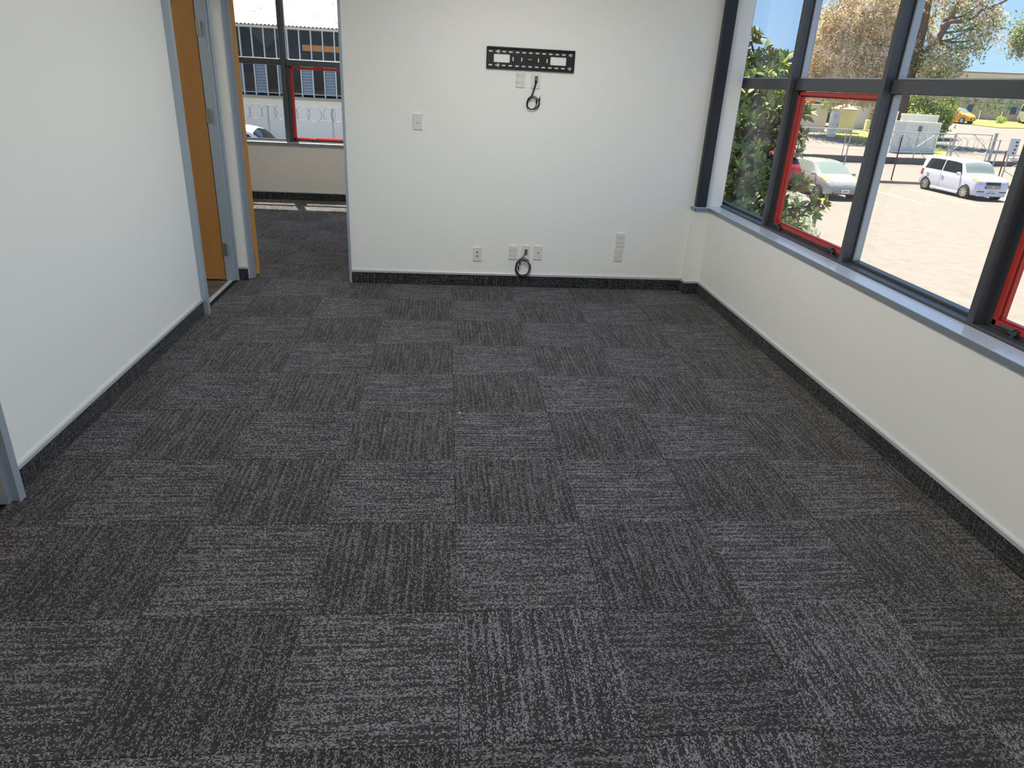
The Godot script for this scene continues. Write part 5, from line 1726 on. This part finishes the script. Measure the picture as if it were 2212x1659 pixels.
func workshop() -> void:
	# long workshop across the yard: glazed upper front over a plastered wall, corrugated roof
	var cw := mat("plaster", Color(0.95, 0.92, 0.84), 0.9)
	var alu := mat("mullion_white", Color(0.80, 0.81, 0.80), 0.45)
	var o := thing("workshop", "white workshop with a glazed strip and a corrugated roof across the yard", "building", V(-8.0, -2.0, -33.0))
	var m := MB.new()
	m.box(V(-22, -2.1, -30.3), V(3.0, 0.42, -30.0))
	m.box(V(-22, -2.1, -42.0), V(-21.8, 3.1, -30.0))
	m.box(V(2.8, -2.1, -42.0), V(3.0, 3.1, -30.0))
	m.box(V(-22, -2.1, -42.2), V(3.0, 6.0, -42.0))
	wpart("wall", m, cw, o)
	m = MB.new(); m.box(V(-22, 0.42, -30.3), V(3.0, 0.53, -29.9), 0.02); wpart("ledge", m, mat("ledge", Color(0.68, 0.65, 0.56), 0.9), o)
	m = MB.new(); m.box(V(-22, 3.07, -30.3), V(3.0, 3.17, -29.85), 0.01); wpart("gutter", m, alu, o)
	m = MB.new(); m.box(V(-22, 1.82, -30.12), V(3.0, 1.94, -29.97), 0.01); wpart("transom", m, alu, o)
	# corrugated roof, pitched away
	var rows := []
	for i in 2:
		var row := []
		for k in 644:
			var x := -22.3 + k * 0.0392
			row.append(V(x, 3.19 + i * 3.3 + 0.022 * cos(k * PI / 2.0), -29.75 - i * 12.5))
		rows.append(row)
	m = MB.new()
	m.grid(rows, true)
	var r2 := []
	for r in rows:
		var q := []
		for p in r: q.append(p - V(0, 0.012, 0))
		r2.append(q)
	m.grid(r2, false)
	wpart("roof", m, mat("roof_white", Color(0.74, 0.725, 0.67), 0.8), o)
	var streak := mat("roof_streak", Color(0.52, 0.48, 0.40), 0.9)  # thin slanting darker strips laid over the roof sheets
	m = MB.new()
	for q in [[-8.4, 0.9, 0.5], [-7.3, 0.5, 0.22], [-7.0, 1.6, 0.4], [-5.8, 0.7, 0.35], [-5.4, 2.2, 0.5], [-5.0, 1.2, 0.3], [-4.8, 0.3, 0.4], [-6.3, 1.9, 0.3], [-8.7, 2.2, 0.3], [-4.6, 1.9, 0.35]]:
		var z0: float = -29.8 - q[1] * 2.0
		var f := func(x: float, z: float) -> Vector3: return V(x, 3.24 + (-29.75 - z) * 3.3 / 12.5, z)
		m.bar(f.call(q[0], z0), f.call(q[0] + q[2] * 0.55, z0 - q[2] * 2.2), 0.03, 0.012)
	wpart("roof_streaks", m, streak, o)
	# glazing: panes, mullions, louvres
	var lou := mat("louvre_blue", Color(0.58, 0.62, 0.63), 0.25)
	for k in range(-30, 8):
		var x := -6.62 + k * 0.472
		if x < -14.5 or x > 2.6: continue
		m = MB.new(); m.box(V(x - 0.022, 0.53, -30.10), V(x + 0.022, 3.08, -29.96), 0.004)
		wpart("mullion", m, alu, o)
		m = MB.new(); m.box(V(x + 0.022, 1.94, -30.05), V(x + 0.45, 3.08, -30.045))
		wpart("pane", m, mats.pane_ext, o)
		if posmod(k, 2) == 1:
			m = MB.new()
			for i in 10:
				m.xf = Transform3D(Basis(V(1, 0, 0), -0.45), V(x + 0.236, 0.72 + i * 0.112, -30.03))
				m.box(V(-0.20, -0.058, -0.003), V(0.20, 0.058, 0.003))
			m.xf = Transform3D()
			wpart("louvre", m, lou, o)
		else:
			m = MB.new(); m.box(V(x + 0.022, 0.66, -30.05), V(x + 0.45, 1.82, -30.045))
			wpart("pane", m, mats.pane_ext, o)
		m = MB.new(); m.box(V(x + 0.022, 0.635, -30.08), V(x + 0.45, 0.66, -30.0), 0.003)
		wpart("sill_bar", m, alu, o)
	# inside: floor, dark back, band standing in for a reflection, shelving
	m = MB.new()
	m.box(V(-21.8, -2.0, -41.9), V(2.8, -1.95, -30.3))
	m.box(V(-21.8, -2.0, -36.2), V(2.8, 6.0, -36.0))
	wpart("interior", m, mat("workshop_dark", Color(0.14, 0.15, 0.16), 0.9), o)
	m = MB.new(); m.box(V(-21.8, 1.85, -35.95), V(2.8, 2.35, -35.7), 0.01); wpart("interior_band", m, mat("band_brown", Color(0.33, 0.22, 0.18), 0.8), o)
	m = MB.new(); m.box(V(-6.05, 2.31, -30.16), V(-2.0, 2.54, -30.07), 0.01); wpart("reflection_band", m, mat("reflection_orange", Color(0.95, 0.62, 0.20), 0.5), o, "orange band standing in for a reflection in the panes")  # orange band added for a reflection in the glass, no real beam
	m = MB.new(); m.extrude(PackedVector2Array([Vector2(-9.6, 3.3), Vector2(-7.9, 3.3), Vector2(-8.8, 2.45)]), -35.9, -35.75); wpart("pale_triangle", m, mat("patch_pale", Color(0.55, 0.55, 0.50), 0.8), o)  # pale triangle in front of the dark back
	for q in [[-9.4, 1.0, 0.75], [-7.8, 0.7, 1.0], [-5.2, 1.4, 0.7], [-3.6, 0.9, 1.1]]:
		m = MB.new(); m.box(V(q[0], -1.95, -32.6), V(q[0] + 1.1, q[1] + 0.4, -31.6), 0.06); wpart("stored_crate", m, mat("crate_maroon", Color(0.30, 0.13, 0.12), 0.7) if q[1] < 0.95 else mat("crate_grey", Color(0.33, 0.33, 0.32), 0.8), o)
	# low flat-roofed part behind the magnolia
	o = thing("flat_roofed_building", "grey flat-roofed building whose parapet shows over the magnolia", "building", V(9.5, -2.0, -34.0))
	m = MB.new(); m.box(V(3.05, -2.1, -38.0), V(15.55, 3.02, -31.0), 0.02); wpart("wall", m, mat("grey_render", Color(0.52, 0.53, 0.55), 0.9), o)
	m = MB.new(); m.box(V(3.0, 3.02, -38.1), V(15.65, 3.18, -30.9), 0.02); wpart("parapet_cap", m, mat("cap_dark", Color(0.36, 0.38, 0.41), 0.6), o)
	for k in 4:
		m = MB.new(); m.box(V(4.6 + k * 2.7, 0.6, -31.02), V(6.4 + k * 2.7, 1.9, -30.96), 0.01); wpart("window", m, mats.privacy_glass, o)
	# yard fence with razor coil
	var galv: Material = mats.galvanised
	o = thing("yard_fence", "thin galvanised post fence with razor wire in front of the workshop", "fence", V(-5.0, -2.0, -24.0))
	for k in 6:
		var x := -10.6 + k * 2.185
		m = MB.new(); post_tube(m, x, -24.0, -2.0, 0.42, 0.032); wpart("post", m, galv, o)
	m = MB.new(); coil(m, V(-11.0, 0.20, -24.0), V(1.0, 0.18, -24.0), 0.24, 0.40, 0.007); wpart("razor_coil", m, mats.razor_wire, o)
	m = MB.new()
	for yy in [0.0, -0.7, -1.4]: m.tube([V(-11.0, yy, -24.0), V(1.0, yy, -24.0)], 0.004, 4)
	wpart("strand_wire", m, mats.razor_wire, o)

func outside() -> void:
	var m := MB.new()
	var rows := []
	for i in 41:
		var row := []
		for j in 41:
			var x := -160.0 + i * 10.0; var z := -240.0 + j * 8.0
			row.append(V(x, gy(x, z), z))
		rows.append(row)
	m.grid(rows, true)
	var a := mat("asphalt", Color(1, 1, 1), 0.9)
	tri(a, noise_tex(0.03, 21, Color(0.405, 0.388, 0.36), Color(0.455, 0.437, 0.408), 512, 5), 0.12)
	struct("ground", m, a, "sunlit grey asphalt of the car park and road outside", "ground")
	cars()
	yards()
	workshop()
	magnolia()
	trees()
